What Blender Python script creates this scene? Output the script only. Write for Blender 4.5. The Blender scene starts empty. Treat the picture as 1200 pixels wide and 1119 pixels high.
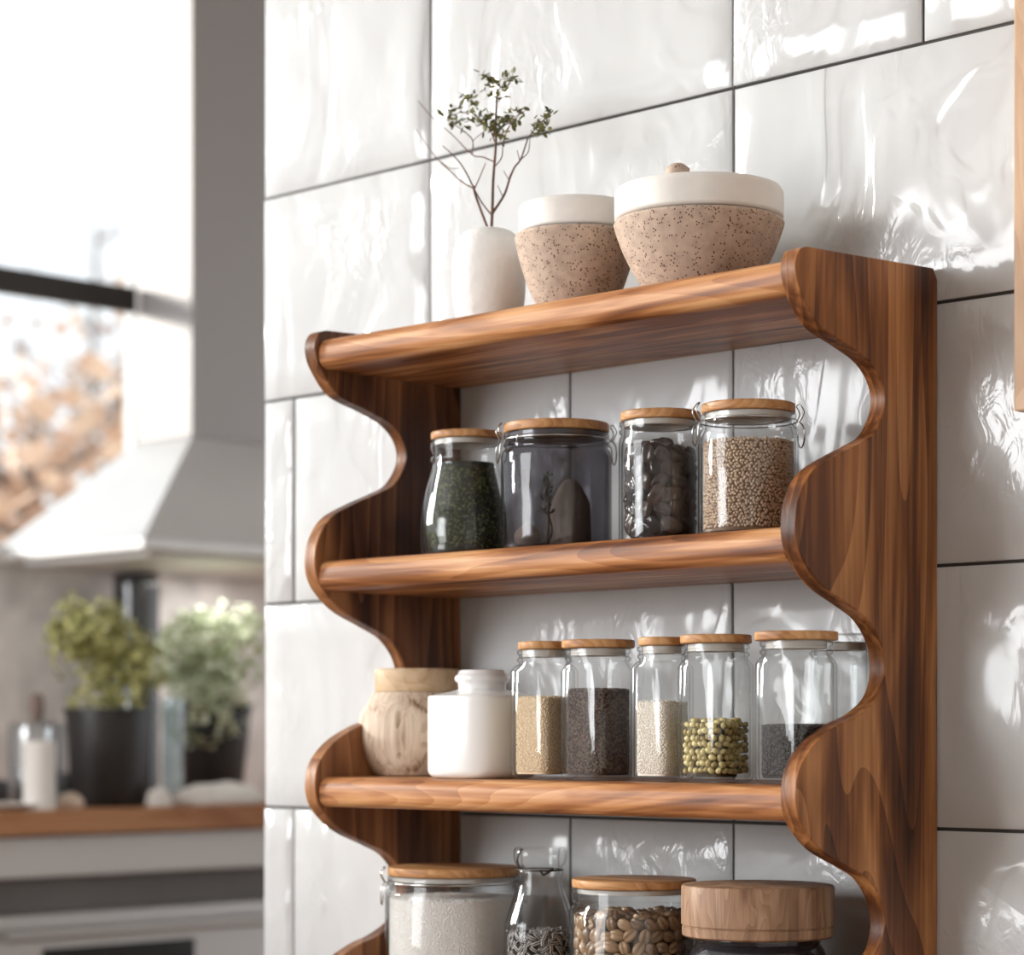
import bpy, math, random
from mathutils import Vector, Matrix, noise as mnoise
random.seed(7)
PI = math.pi
scene = bpy.context.scene
col = scene.collection

# ------------------------------------------------------------------ camera model
FPX, CXP, HOR = 2860.0, 600.0, 860.0            # focal length, centre column, eye-level row of the 1200x1119 frame
A = math.radians(45.6)
sA, cA = math.sin(A), math.cos(A)
F = Vector((-cA, sA, 0)); R = Vector((sA, cA, 0))
EYE = 1.08
DEP = 0.239                                     # depth of the rack's side panels
_z0 = 2.375
C = Vector((0, -DEP, 0)) - R * ((934 - CXP) * _z0 / FPX) - F * _z0
C.z = EYE

def onY(px, Y):                                 # wall-parallel plane at depth Y: world X and distance
    d = F + R * ((px - CXP) / FPX); t = (Y - C.y) / d.y
    return C.x + d.x * t, t
def onX(px, X):
    d = F + R * ((px - CXP) / FPX); t = (X - C.x) / d.x
    return C.y + d.y * t, t
def zat(py, t): return EYE + (HOR - py) * t / FPX

# ------------------------------------------------------------------ materials
MATS = {}
def newmat(name):
    m = bpy.data.materials.new(name); m.use_nodes = True
    nt = m.node_tree; b = nt.nodes['Principled BSDF']
    MATS[name] = m
    return m, nt, b
def L(nt, a, b): nt.links.new(a, b)
def plain(name, rgb, rough=0.5, metal=0.0, coat=0.0, var=0.0, vscale=20, bump=0.0, bscale=60, spec=0.5, trans=0.0):
    m, nt, b = newmat(name)
    b.inputs['Base Color'].default_value = (*rgb, 1); b.inputs['Roughness'].default_value = rough
    b.inputs['Metallic'].default_value = metal; b.inputs['Coat Weight'].default_value = coat
    b.inputs['Coat Roughness'].default_value = 0.05
    b.inputs['Specular IOR Level'].default_value = spec
    tc = nt.nodes.new('ShaderNodeTexCoord')
    if var > 0:
        n = nt.nodes.new('ShaderNodeTexNoise'); n.inputs['Scale'].default_value = vscale; n.inputs['Detail'].default_value = 4
        L(nt, tc.outputs['Object'], n.inputs['Vector'])
        r = nt.nodes.new('ShaderNodeValToRGB'); r.color_ramp.elements[0].position = 0.3; r.color_ramp.elements[1].position = 0.7
        r.color_ramp.elements[0].color = (*[c * (1 - var) for c in rgb], 1); r.color_ramp.elements[1].color = (*[min(1, c * (1 + var)) for c in rgb], 1)
        L(nt, n.outputs['Fac'], r.inputs['Fac']); L(nt, r.outputs['Color'], b.inputs['Base Color'])
    if bump > 0:
        n = nt.nodes.new('ShaderNodeTexNoise'); n.inputs['Scale'].default_value = bscale; n.inputs['Detail'].default_value = 5
        L(nt, tc.outputs['Object'], n.inputs['Vector'])
        bp = nt.nodes.new('ShaderNodeBump'); bp.inputs['Strength'].default_value = bump; bp.inputs['Distance'].default_value = 0.004
        L(nt, n.outputs['Fac'], bp.inputs['Height']); L(nt, bp.outputs['Normal'], b.inputs['Normal'])
    return m

def wood(name, cols, along='X', s=1.0, rough=0.42, figure=1.0, seed=0.0, gs=1.0, coat=0.04, bump=0.35, acm=1.0, ring=0.16, fine=0.22, spec=0.3, pos=(0.46, 0.60, 0.72, 0.86)):
    """cols: dark to light, four base colours of the timber"""
    m, nt, b = newmat(name)
    tc = nt.nodes.new('ShaderNodeTexCoord')
    def mp(k_al, k_ac):
        q = nt.nodes.new('ShaderNodeMapping')
        v = [k_ac] * 3; v['XYZ'.index(along)] = k_al
        q.inputs['Scale'].default_value = v; q.inputs['Location'].default_value = (seed, seed * 1.7, seed * 0.6)
        L(nt, tc.outputs['Object'], q.inputs['Vector']); return q
    m1 = mp(1.6 * s, 9 * s * acm)
    n1 = nt.nodes.new('ShaderNodeTexNoise'); n1.inputs['Scale'].default_value = 1.0; n1.inputs['Detail'].default_value = 3
    n1.inputs['Distortion'].default_value = 1.3 * figure
    L(nt, m1.outputs['Vector'], n1.inputs['Vector'])
    # growth rings: contour lines of a second, slower noise
    m2 = mp(1.1 * s, 6 * s * acm)
    n2 = nt.nodes.new('ShaderNodeTexNoise'); n2.inputs['Scale'].default_value = 1.0; n2.inputs['Detail'].default_value = 1.05
    n2.inputs['Distortion'].default_value = 0.4
    L(nt, m2.outputs['Vector'], n2.inputs['Vector'])
    mu = nt.nodes.new('ShaderNodeMath'); mu.operation = 'MULTIPLY'; mu.inputs[1].default_value = 16
    L(nt, n2.outputs['Fac'], mu.inputs[0])
    fr = nt.nodes.new('ShaderNodeMath'); fr.operation = 'FRACT'; L(nt, mu.outputs[0], fr.inputs[0])
    m3 = mp(5 * gs, 160 * gs)
    n3 = nt.nodes.new('ShaderNodeTexNoise'); n3.inputs['Scale'].default_value = 1.0; n3.inputs['Detail'].default_value = 4
    L(nt, m3.outputs['Vector'], n3.inputs['Vector'])
    # combine
    a1 = nt.nodes.new('ShaderNodeMath'); a1.operation = 'MULTIPLY_ADD'; a1.inputs[1].default_value = ring; 
    L(nt, fr.outputs[0], a1.inputs[0]); L(nt, n1.outputs['Fac'], a1.inputs[2])
    a2 = nt.nodes.new('ShaderNodeMath'); a2.operation = 'MULTIPLY_ADD'; a2.inputs[1].default_value = fine
    L(nt, n3.outputs['Fac'], a2.inputs[0]); L(nt, a1.outputs[0], a2.inputs[2])
    r = nt.nodes.new('ShaderNodeValToRGB'); cr = r.color_ramp
    for i, (p, c) in enumerate(zip(pos, cols)):
        e = cr.elements[i] if i < 2 else cr.elements.new(p)
        e.position = p; e.color = (*c, 1)
    L(nt, a2.outputs[0], r.inputs['Fac']); L(nt, r.outputs['Color'], b.inputs['Base Color'])
    b.inputs['Specular IOR Level'].default_value = spec; b.inputs['Roughness'].default_value = rough; b.inputs['Coat Weight'].default_value = coat; b.inputs['Coat Roughness'].default_value = 0.25
    bp = nt.nodes.new('ShaderNodeBump'); bp.inputs['Strength'].default_value = bump; bp.inputs['Distance'].default_value = 0.002
    L(nt, n3.outputs['Fac'], bp.inputs['Height']); L(nt, bp.outputs['Normal'], b.inputs['Normal'])
    return m

ACA = [(0.037, 0.0125, 0.005), (0.130, 0.044, 0.015), (0.295, 0.115, 0.037), (0.48, 0.220, 0.082)]
ACS = [(0.10, 0.032, 0.013), (0.25, 0.092, 0.031), (0.42, 0.180, 0.068), (0.62, 0.335, 0.155)]
W_panel = wood('acacia_upright', ACA, 'Z', 1.0, figure=1.2, fine=0.32, ring=0.13, pos=(0.50, 0.65, 0.77, 0.90))
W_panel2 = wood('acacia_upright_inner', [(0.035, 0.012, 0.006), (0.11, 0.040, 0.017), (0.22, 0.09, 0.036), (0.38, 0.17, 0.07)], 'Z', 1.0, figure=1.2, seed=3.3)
W_shelf = [wood('acacia_shelf_%d' % i, ACS, 'X', 1.3, figure=1.6, seed=2.1 + i * 1.7, ring=0.09, fine=0.42, acm=1.6, pos=(0.52, 0.68, 0.80, 0.95)) for i in range(4)]
W_lid = wood('bamboo_lid', [(0.26, 0.11, 0.04), (0.40, 0.19, 0.075), (0.52, 0.27, 0.11), (0.62, 0.36, 0.17)], 'X', 3, rough=0.45, seed=1)
W_lid2 = wood('walnut_lid', [(0.19, 0.10, 0.055), (0.27, 0.155, 0.09), (0.34, 0.20, 0.12), (0.42, 0.27, 0.17)], 'Z', 5, rough=0.6, seed=4, figure=0.5)
W_pot = wood('pale_turned_wood', [(0.24, 0.15, 0.095), (0.50, 0.37, 0.27), (0.62, 0.49, 0.38), (0.70, 0.58, 0.46)], 'Z', 1.7, rough=0.6, seed=5, figure=0.9, coat=0, acm=3.2)
W_potneck = wood('honey_turned_wood', [(0.42, 0.27, 0.15), (0.52, 0.36, 0.21), (0.60, 0.43, 0.27), (0.66, 0.50, 0.33)], 'X', 3, rough=0.6, seed=6, coat=0)
W_top = wood('oak_worktop', [(0.30, 0.115, 0.045), (0.36, 0.15, 0.06), (0.42, 0.19, 0.08), (0.50, 0.25, 0.12)], 'Y', 1, rough=0.5, seed=7)
W_cab = wood('pale_cabinet_wood', [(0.50, 0.32, 0.20), (0.55, 0.36, 0.23), (0.60, 0.40, 0.26), (0.66, 0.46, 0.31)], 'Z', 2, rough=0.55, seed=8)

def glassmat(name, tint=(0.985, 0.99, 0.99), edge=(0.50, 0.52, 0.52), base=0.032, rough=0.02, wob=0.15):
    m = bpy.data.materials.new(name); m.use_nodes = True; nt = m.node_tree
    nt.nodes.remove(nt.nodes['Principled BSDF']); out = nt.nodes['Material Output']
    lw = nt.nodes.new('ShaderNodeLayerWeight'); lw.inputs['Blend'].default_value = 0.5
    p4 = nt.nodes.new('ShaderNodeMath'); p4.operation = 'POWER'; p4.inputs[1].default_value = 4.5; L(nt, lw.outputs['Facing'], p4.inputs[0])
    ma = nt.nodes.new('ShaderNodeMath'); ma.operation = 'MULTIPLY_ADD'; ma.inputs[1].default_value = 0.8; ma.inputs[2].default_value = base
    L(nt, p4.outputs[0], ma.inputs[0])
    cm = nt.nodes.new('ShaderNodeMixRGB'); cm.inputs[1].default_value = (*tint, 1); cm.inputs[2].default_value = (*edge, 1)
    L(nt, p4.outputs[0], cm.inputs[0])
    tr = nt.nodes.new('ShaderNodeBsdfTransparent'); L(nt, cm.outputs[0], tr.inputs['Color'])
    gl = nt.nodes.new('ShaderNodeBsdfGlossy'); gl.inputs['Roughness'].default_value = rough
    if wob:
        tc = nt.nodes.new('ShaderNodeTexCoord'); n = nt.nodes.new('ShaderNodeTexNoise'); n.inputs['Scale'].default_value = 22; n.inputs['Detail'].default_value = 1
        L(nt, tc.outputs['Object'], n.inputs['Vector'])
        bp = nt.nodes.new('ShaderNodeBump'); bp.inputs['Strength'].default_value = wob; bp.inputs['Distance'].default_value = 0.01
        L(nt, n.outputs['Fac'], bp.inputs['Height']); L(nt, bp.outputs['Normal'], gl.inputs['Normal'])
    mx = nt.nodes.new('ShaderNodeMixShader'); L(nt, ma.outputs[0], mx.inputs[0]); L(nt, tr.outputs[0], mx.inputs[1]); L(nt, gl.outputs[0], mx.inputs[2])
    L(nt, mx.outputs[0], out.inputs['Surface'])
    return m
GLASS = glassmat('jar_glass')
SMOKE = glassmat('smoky_jar_glass', (0.63, 0.62, 0.64), (0.25, 0.25, 0.27), base=0.035)
PANE = glassmat('window_glass', (0.97, 0.98, 0.98), (0.8, 0.8, 0.8), base=0.03, wob=0)

def speckle(name, rgb, dot, dens=0.22, scale=430, rough=0.75, bump=0.3):
    m, nt, b = newmat(name)
    tc = nt.nodes.new('ShaderNodeTexCoord')
    v = nt.nodes.new('ShaderNodeTexVoronoi'); v.inputs['Scale'].default_value = scale; L(nt, tc.outputs['Object'], v.inputs['Vector'])
    sep = nt.nodes.new('ShaderNodeSeparateColor'); L(nt, v.outputs['Color'], sep.inputs[0])
    lt = nt.nodes.new('ShaderNodeMath'); lt.operation = 'LESS_THAN'; lt.inputs[1].default_value = dens; L(nt, sep.outputs[0], lt.inputs[0])
    l2 = nt.nodes.new('ShaderNodeMath'); l2.operation = 'LESS_THAN'; l2.inputs[1].default_value = 0.42; L(nt, v.outputs['Distance'], l2.inputs[0])
    mu = nt.nodes.new('ShaderNodeMath'); mu.operation = 'MULTIPLY'; L(nt, lt.outputs[0], mu.inputs[0]); L(nt, l2.outputs[0], mu.inputs[1])
    n = nt.nodes.new('ShaderNodeTexNoise'); n.inputs['Scale'].default_value = 90; n.inputs['Detail'].default_value = 6; L(nt, tc.outputs['Object'], n.inputs['Vector'])
    r = nt.nodes.new('ShaderNodeValToRGB'); r.color_ramp.elements[0].position = 0.35; r.color_ramp.elements[1].position = 0.7
    r.color_ramp.elements[0].color = (*[c * 0.82 for c in rgb], 1); r.color_ramp.elements[1].color = (*[min(1, c * 1.12) for c in rgb], 1)
    L(nt, n.outputs['Fac'], r.inputs['Fac'])
    mx = nt.nodes.new('ShaderNodeMixRGB'); mx.inputs[2].default_value = (*dot, 1); L(nt, mu.outputs[0], mx.inputs[0]); L(nt, r.outputs['Color'], mx.inputs[1])
    L(nt, mx.outputs[0], b.inputs['Base Color']); b.inputs['Roughness'].default_value = rough
    bp = nt.nodes.new('ShaderNodeBump'); bp.inputs['Strength'].default_value = bump; bp.inputs['Distance'].default_value = 0.001
    L(nt, n.outputs['Fac'], bp.inputs['Height']); L(nt, bp.outputs['Normal'], b.inputs['Normal'])
    return m
STONE = speckle('speckled_stoneware', (0.52, 0.395, 0.31), (0.13, 0.06, 0.035))
GLAZE = plain('off_white_glaze', (0.78, 0.75, 0.71), 0.45, var=0.04, vscale=40, bump=0.15, bscale=80)
VASE = plain('matt_white_ceramic', (0.80, 0.79, 0.77), 0.7, var=0.03, vscale=30, bump=0.5, bscale=70)
WHITE = plain('white_glazed_ceramic', (0.87, 0.87, 0.86), 0.25, coat=0.3)
WIRE = plain('clip_wire_steel', (0.45, 0.44, 0.42), 0.25, metal=1)
RUBBER = plain('seal_rubber', (0.55, 0.53, 0.50), 0.4)

def grainmat(name, c1, c2, rough=0.6, per='island'):
    m, nt, b = newmat(name)
    if per == 'island':
        g = nt.nodes.new('ShaderNodeNewGeometry'); o = g.outputs['Random Per Island']
    else:
        g = nt.nodes.new('ShaderNodeObjectInfo'); o = g.outputs['Random']
    r = nt.nodes.new('ShaderNodeValToRGB'); r.color_ramp.elements[0].color = (*c1, 1); r.color_ramp.elements[1].color = (*c2, 1)
    L(nt, o, r.inputs['Fac']); L(nt, r.outputs['Color'], b.inputs['Base Color']); b.inputs['Roughness'].default_value = rough
    return m

# tile glaze -----------------------------------------------------------
def tilemat():
    m, nt, b = newmat('white_zellige_glaze')
    tc = nt.nodes.new('ShaderNodeTexCoord')
    at = nt.nodes.new('ShaderNodeNewGeometry')
    # every tile has its own glaze pattern: offset by the island's number
    off = nt.nodes.new('ShaderNodeVectorMath'); off.operation = 'MULTIPLY_ADD'
    off.inputs[1].default_value = (7.3, 3.1, 5.7)
    cmb = nt.nodes.new('ShaderNodeCombineXYZ')
    for k in range(3): L(nt, at.outputs['Random Per Island'], cmb.inputs[k])
    L(nt, cmb.outputs[0], off.inputs[0]); L(nt, tc.outputs['Object'], off.inputs[2])
    rot = nt.nodes.new('ShaderNodeMapping'); rot.inputs['Rotation'].default_value = (0, math.radians(-22), 0); rot.inputs['Scale'].default_value = (1, 1, 0.55)
    L(nt, off.outputs[0], rot.inputs['Vector'])
    n1 = nt.nodes.new('ShaderNodeTexNoise'); n1.inputs['Scale'].default_value = 7; n1.inputs['Detail'].default_value = 2; n1.inputs['Distortion'].default_value = 0.8
    L(nt, rot.outputs[0], n1.inputs['Vector'])
    n2 = nt.nodes.new('ShaderNodeTexNoise'); n2.inputs['Scale'].default_value = 34; n2.inputs['Detail'].default_value = 3; n2.inputs['Distortion'].default_value = 1.4
    L(nt, rot.outputs[0], n2.inputs['Vector'])
    n3 = nt.nodes.new('ShaderNodeTexNoise'); n3.inputs['Scale'].default_value = 5; n3.inputs['Detail'].default_value = 1
    L(nt, off.outputs[0], n3.inputs['Vector'])
    mk = nt.nodes.new('ShaderNodeMapRange'); mk.inputs['From Min'].default_value = 0.5; mk.inputs['From Max'].default_value = 0.65
    L(nt, n3.outputs['Fac'], mk.inputs['Value'])
    mu = nt.nodes.new('ShaderNodeMath'); mu.operation = 'MULTIPLY'; L(nt, n2.outputs['Fac'], mu.inputs[0]); L(nt, mk.outputs[0], mu.inputs[1])
    # flake edges: smooth steps in the wide noise, like trowelled glaze
    st = nt.nodes.new('ShaderNodeValToRGB'); cr = st.color_ramp; cr.interpolation = 'EASE'
    cr.elements[0].position = 0.40; cr.elements[0].color = (0, 0, 0, 1)
    cr.elements[1].position = 0.46; cr.elements[1].color = (0.5, 0.5, 0.5, 1)
    e = cr.elements.new(0.56); e.color = (0.55, 0.55, 0.55, 1); e = cr.elements.new(0.60); e.color = (1, 1, 1, 1)
    L(nt, n1.outputs['Fac'], st.inputs['Fac'])
    ad = nt.nodes.new('ShaderNodeMath'); ad.operation = 'MULTIPLY_ADD'; ad.inputs[1].default_value = 0.35
    L(nt, mu.outputs[0], ad.inputs[0]); L(nt, n1.outputs['Fac'], ad.inputs[2])
    ad2 = nt.nodes.new('ShaderNodeMath'); ad2.operation = 'MULTIPLY_ADD'; ad2.inputs[1].default_value = 0.10
    L(nt, st.outputs['Color'], ad2.inputs[0]); L(nt, ad.outputs[0], ad2.inputs[2])
    bp = nt.nodes.new('ShaderNodeBump'); bp.inputs['Strength'].default_value = 1.0; bp.inputs['Distance'].default_value = 0.0095
    L(nt, ad2.outputs[0], bp.inputs['Height'])
    L(nt, bp.outputs['Normal'], b.inputs['Normal'])
    b.inputs['Base Color'].default_value = (0.595, 0.605, 0.61, 1)
    b.inputs['Roughness'].default_value = 0.13; b.inputs['IOR'].default_value = 1.5
    return m
TILE = tilemat()
GROUT = plain('dark_grout', (0.07, 0.065, 0.06), 0.9)
PLASTER = plain('white_plaster', (0.80, 0.79, 0.77), 0.8)

# ------------------------------------------------------------------ mesh helpers
class MB:
    def __init__(s): s.v = []; s.f = []; s.mi = []
    def add(s, vs, fs, mi=0):
        k = len(s.v); s.v += [tuple(p) for p in vs]; s.f += [tuple(i + k for i in f) for f in fs]; s.mi += [mi] * len(fs); return s
    def box(s, x0, y0, z0, x1, y1, z1, mi=0):
        vs = [(x0,y0,z0),(x1,y0,z0),(x1,y1,z0),(x0,y1,z0),(x0,y0,z1),(x1,y0,z1),(x1,y1,z1),(x0,y1,z1)]
        return s.add(vs, [(0,3,2,1),(4,5,6,7),(0,1,5,4),(1,2,6,5),(2,3,7,6),(3,0,4,7)], mi)
    def lathe(s, prof, n=64, close=True, mi=0, cx=0, cy=0):
        """prof: (radius, z[, squareness 0..1]) from the bottom up; radius 0 ends close to a point"""
        vs = []; idx = []
        for p in prof:
            r, z = p[0], p[1]; sq = p[2] if len(p) > 2 else 0
            if r <= 1e-6: idx.append([len(vs)]); vs.append((cx, cy, z)); continue
            row = []
            for k in range(n):
                t = 2 * PI * k / n; c, q = math.cos(t), math.sin(t)
                m = 1.0
                if sq: m = 1 + sq * (1 / (abs(c) ** 6 + abs(q) ** 6) ** (1 / 6) - 1)
                row.append(len(vs)); vs.append((cx + r * m * c, cy + r * m * q, z))
            idx.append(row)
        fs = []
        for a, b in zip(idx, idx[1:]):
            if len(a) == 1 and len(b) == 1: continue
            for k in range(n):
                j = (k + 1) % n
                if len(a) == 1: fs.append((a[0], b[j], b[k]))
                elif len(b) == 1: fs.append((a[k], a[j], b[0]))
                else: fs.append((a[k], a[j], b[j], b[k]))
        return s.add(vs, fs, mi)
    def tube(s, pts, r, n=8, r1=None, mi=0, closed=False):
        pts = [Vector(p) for p in pts]; m = len(pts); vs = []; fs = []
        up = Vector((0.13, 0.31, 0.94)).normalized(); prev = None
        for i, p in enumerate(pts):
            if closed: d = pts[(i + 1) % m] - pts[i - 1]
            else: d = pts[min(i + 1, m - 1)] - pts[max(i - 1, 0)]
            d.normalize()
            u = prev - d * prev.dot(d) if prev else up.cross(d)
            if u.length < 1e-5: u = Vector((1, 0, 0)).cross(d)
            u.normalize(); prev = u; w = d.cross(u)
            rr = r if r1 is None else r + (r1 - r) * i / max(1, m - 1)
            for k in range(n):
                t = 2 * PI * k / n; vs.append(p + u * (rr * math.cos(t)) + w * (rr * math.sin(t)))
        for i in range(m if closed else m - 1):
            a = i * n; b = ((i + 1) % m) * n
            for k in range(n): fs.append((a + k, a + (k + 1) % n, b + (k + 1) % n, b + k))
        if not closed:
            fs.append(tuple(range(n))[::-1]); fs.append(tuple((m - 1) * n + k for k in range(n)))
        return s.add(vs, fs, mi)
    def prism(s, poly, x0, x1, mi=0):            # poly in (y, z), extruded along X
        n = len(poly); vs = [(x0, y, z) for y, z in poly] + [(x1, y, z) for y, z in poly]
        fs = [tuple(range(n)), tuple(range(2 * n - 1, n - 1, -1))] + [(i, i + n, (i + 1) % n + n, (i + 1) % n) for i in range(n)]
        return s.add(vs, fs, mi)
    def build(s, name, mats, parent=None, loc=None, smooth=35, bevel=0, seg=2):
        me = bpy.data.meshes.new(name); me.from_pydata(s.v, [], s.f)
        if not isinstance(mats, (list, tuple)): mats = [mats]
        for q in mats: me.materials.append(q)
        me.polygons.foreach_set('material_index', s.mi)
        me.polygons.foreach_set('use_smooth', [True] * len(me.polygons)) if smooth else None
        me.update()
        import bmesh
        bm = bmesh.new(); bm.from_mesh(me); bmesh.ops.recalc_face_normals(bm, faces=bm.faces[:]); bm.to_mesh(me); bm.free()
        if smooth: me.set_sharp_from_angle(angle=math.radians(smooth))
        o = bpy.data.objects.new(name, me); col.objects.link(o)
        if parent: o.parent = parent
        if loc: o.location = loc
        if bevel:
            bv = o.modifiers.new('Bevel', 'BEVEL'); bv.width = bevel; bv.segments = seg; bv.limit_method = 'ANGLE'; bv.angle_limit = math.radians(40)
            bv.harden_normals = False
        return o
def tag(o, label=None, cat=None, group=None, kind=None):
    if label: o['label'] = label
    if cat: o['category'] = cat
    if group: o['group'] = group
    if kind: o['kind'] = kind
    return o
def thing(name, label, cat, loc, group=None, rz=0):
    o = bpy.data.objects.new(name, None); col.objects.link(o); o.location = loc; o.rotation_euler = (0, 0, rz); o.empty_display_size = 0.02
    return tag(o, label, cat, group)
def struct(mb, name, m, **k): return tag(mb.build(name, m, **k), kind='structure')
def catmull(pts, n=8):
    out = []
    P = [pts[0]] + list(pts) + [pts[-1]]
    for i in range(1, len(P) - 2):
        p0, p1, p2, p3 = P[i - 1], P[i], P[i + 1], P[i + 2]
        for k in range(n):
            t = k / n
            out.append(tuple(0.5 * ((2 * b) + (-a + c) * t + (2 * a - 5 * b + 4 * c - d) * t * t + (-a + 3 * b - 3 * c + d) * t ** 3) for a, b, c, d in zip(p0, p1, p2, p3)))
    out.append(tuple(P[-2])); return out
def arc(r, z, rad, a0, a1, n=5, sq=0):           # fillet points for a lathe profile, centred at (r, z)
    return [(r + rad * math.cos(math.radians(a0 + (a1 - a0) * k / n)), z + rad * math.sin(math.radians(a0 + (a1 - a0) * k / n)), sq) for k in range(n + 1)]

# ------------------------------------------------------------------ the room
WX = C.x - 4.72                                  # far wall with the window
wl, _ = onY(308, 0)                              # where the tiled wall ends
rows_z = [1.805 - 0.2747 * k for k in range(-4, 7)]   # joints between tile rows
jn = {True: [503, 858], False: [343, 667, 858]}
def joints(z):
    if z > 1.79: px = [503, 858, 1080, 1420]
    elif z > 1.5: px = [503, 858, 1290]
    elif z > 1.23: px = [343, 667, 858, 1330]
    elif z > 0.96: px = [858, 1290]
    else: px = [343, 667, 858, 1330]
    return [onY(p, 0)[0] for p in px]
mb = MB(); tmb = MB()
rnd = random.Random(3)
XR = 1.9
mb.box(wl, 0.011, 0, XR, 0.13, 3.1)
mb2 = MB(); mb2.box(wl + 0.002, 0.0055, 0, XR, 0.0109, 2.9)
G = 0.0019
def tilebox(x0, x1, z0, z1):
    # gently domed tile, its face a fine grid with a low uneven relief
    nx = max(6, int((x1 - x0) / 0.02)); nz = 12; vs = []; fs = []
    tx, tz = rnd.uniform(-.006, .006), rnd.uniform(-.008, .008); sd = rnd.uniform(0, 90)
    for j in range(nz + 1):
        for i in range(nx + 1):
            u, v = i / nx, j / nz
            x = x0 + (x1 - x0) * u; z = z0 + (z1 - z0) * v
            ed = min(x - x0, x1 - x, z - z0, z1 - z)
            y = 0.0 + tx * (u - .5) * 0.3 + tz * (v - .5) * 0.3
            y += 0.0012 * mnoise.noise(Vector((x * 5, sd, z * 6)))
            if ed <= 1e-6: y += 0.0022
            vs.append((x, y, z))
    # shift the first inner ring close to the edge so the rounding is tight
    for j in range(nz + 1):
        for i in range(nx + 1):
            k = j * (nx + 1) + i; x, y, z = vs[k]
            if i == 1: x = x0 + 0.003
            if i == nx - 1: x = x1 - 0.003
            if j == 1: z = z0 + 0.003
            if j == nz - 1: z = z1 - 0.003
            vs[k] = (x, y, z)
    for j in range(nz):
        for i in range(nx):
            a = j * (nx + 1) + i; fs.append((a, a + 1, a + nx + 2, a + nx + 1))
    n0 = len(vs)
    rim = [i for i in range(nx + 1)] + [j * (nx + 1) + nx for j in range(1, nz + 1)] + [nz * (nx + 1) + i for i in range(nx - 1, -1, -1)] + [j * (nx + 1) for j in range(nz - 1, 0, -1)]
    for q in rim: vs.append((vs[q][0], 0.0075, vs[q][2]))
    m = len(rim)
    for k in range(m): fs.append((rim[k], n0 + k, n0 + (k + 1) % m, rim[(k + 1) % m]))
    tmb.add(vs, fs, 0)
for zt, zb in zip(rows_z, rows_z[1:]):
    zc = (zt + zb) / 2; zt = min(zt, 3.0); zb = max(zb, 0.0)
    if zt - zb < 0.03: continue
    js = [wl] + [j for j in joints(zc) if j < XR - .02] + [XR]
    for a, b in zip(js, js[1:]): tilebox(a + G, b - G, zb + G, zt - G)
allw = MB(); allw.add(tmb.v, tmb.f, 0); allw.add(mb2.v, mb2.f, 1); allw.add(mb.v, mb.f, 2)
struct(allw, 'wall_back', [TILE, GROUT, PLASTER], smooth=50)

# floor, ceiling
struct(MB().box(WX - .1, -4.6, -0.05, XR + .6, 5.2, 0), 'floor', wood('floor_boards', [(0.2, 0.12, 0.07), (0.28, 0.17, 0.1), (0.34, 0.21, 0.13), (0.4, 0.26, 0.17)], 'X', 1))
struct(MB().box(WX - .1, -4.6, 3.1, XR + .6, 5.2, 3.2), 'ceiling', PLASTER)
# far wall with window opening
YW1 = onX(165, WX)[0] + 0.0; YW0 = -4.2; ZW0 = 1.503; ZW1 = 2.95
GREYW = plain('warm_grey_paint', (0.66, 0.64, 0.62), 0.7, var=0.05, vscale=3)
w = MB(); w.box(WX - .06, -4.6, 0, WX, 5.2, 0.86); w.box(WX - .06, -4.6, ZW1, WX, 5.2, 3.1)
w.box(WX - .06, -4.6, .86, WX, YW0, ZW1); w.box(WX - .06, YW1, .86, WX, 5.2, ZW1)
w.box(WX - .06, YW0, .86, WX, YW1, ZW0 - .04)
struct(w, 'wall_left', GREYW, smooth=0)
# the two walls behind and beside the camera, with a wide window on the left of the front one
w = MB(); w.box(-0.9, -4.7, 0, XR + .6, -4.6, 3.1); w.box(WX - .06, -4.7, 0, -0.9, -4.6, 0.9); w.box(WX - .06, -4.7, 2.8, -0.9, -4.6, 3.1)
struct(w, 'wall_front', PLASTER, smooth=0)
struct(MB().box(XR + .6, -4.7, 0, XR + .7, 5.2, 3.1), 'wall_right', PLASTER, smooth=0)
# marbled splashback behind the worktop
def marble():
    m, nt, b = newmat('grey_marble')
    tc = nt.nodes.new('ShaderNodeTexCoord'); n = nt.nodes.new('ShaderNodeTexNoise'); n.inputs['Scale'].default_value = 5; n.inputs['Detail'].default_value = 5; n.inputs['Distortion'].default_value = 1.2
    L(nt, tc.outputs['Object'], n.inputs['Vector'])
    r = nt.nodes.new('ShaderNodeValToRGB'); r.color_ramp.elements[0].position = 0.35; r.color_ramp.elements[1].position = 0.68
    r.color_ramp.elements[0].color = (0.58, 0.56, 0.56, 1); r.color_ramp.elements[1].color = (0.90, 0.86, 0.84, 1)
    L(nt, n.outputs['Fac'], r.inputs['Fac']); L(nt, r.outputs['Color'], b.inputs['Base Color']); b.inputs['Roughness'].default_value = 0.6
    return m
struct(MB().box(WX + .0005, -1.5, 0.93, WX + 0.018, 4.0, ZW0 - .042), 'trim_1', marble(), smooth=0)
struct(MB().box(WX - .055, YW0, ZW0 - .04, WX + 0.05, 4.0, ZW0), 'trim_2', plain('white_sill', (0.85, 0.84, 0.83), 0.5), bevel=0.004)
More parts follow.
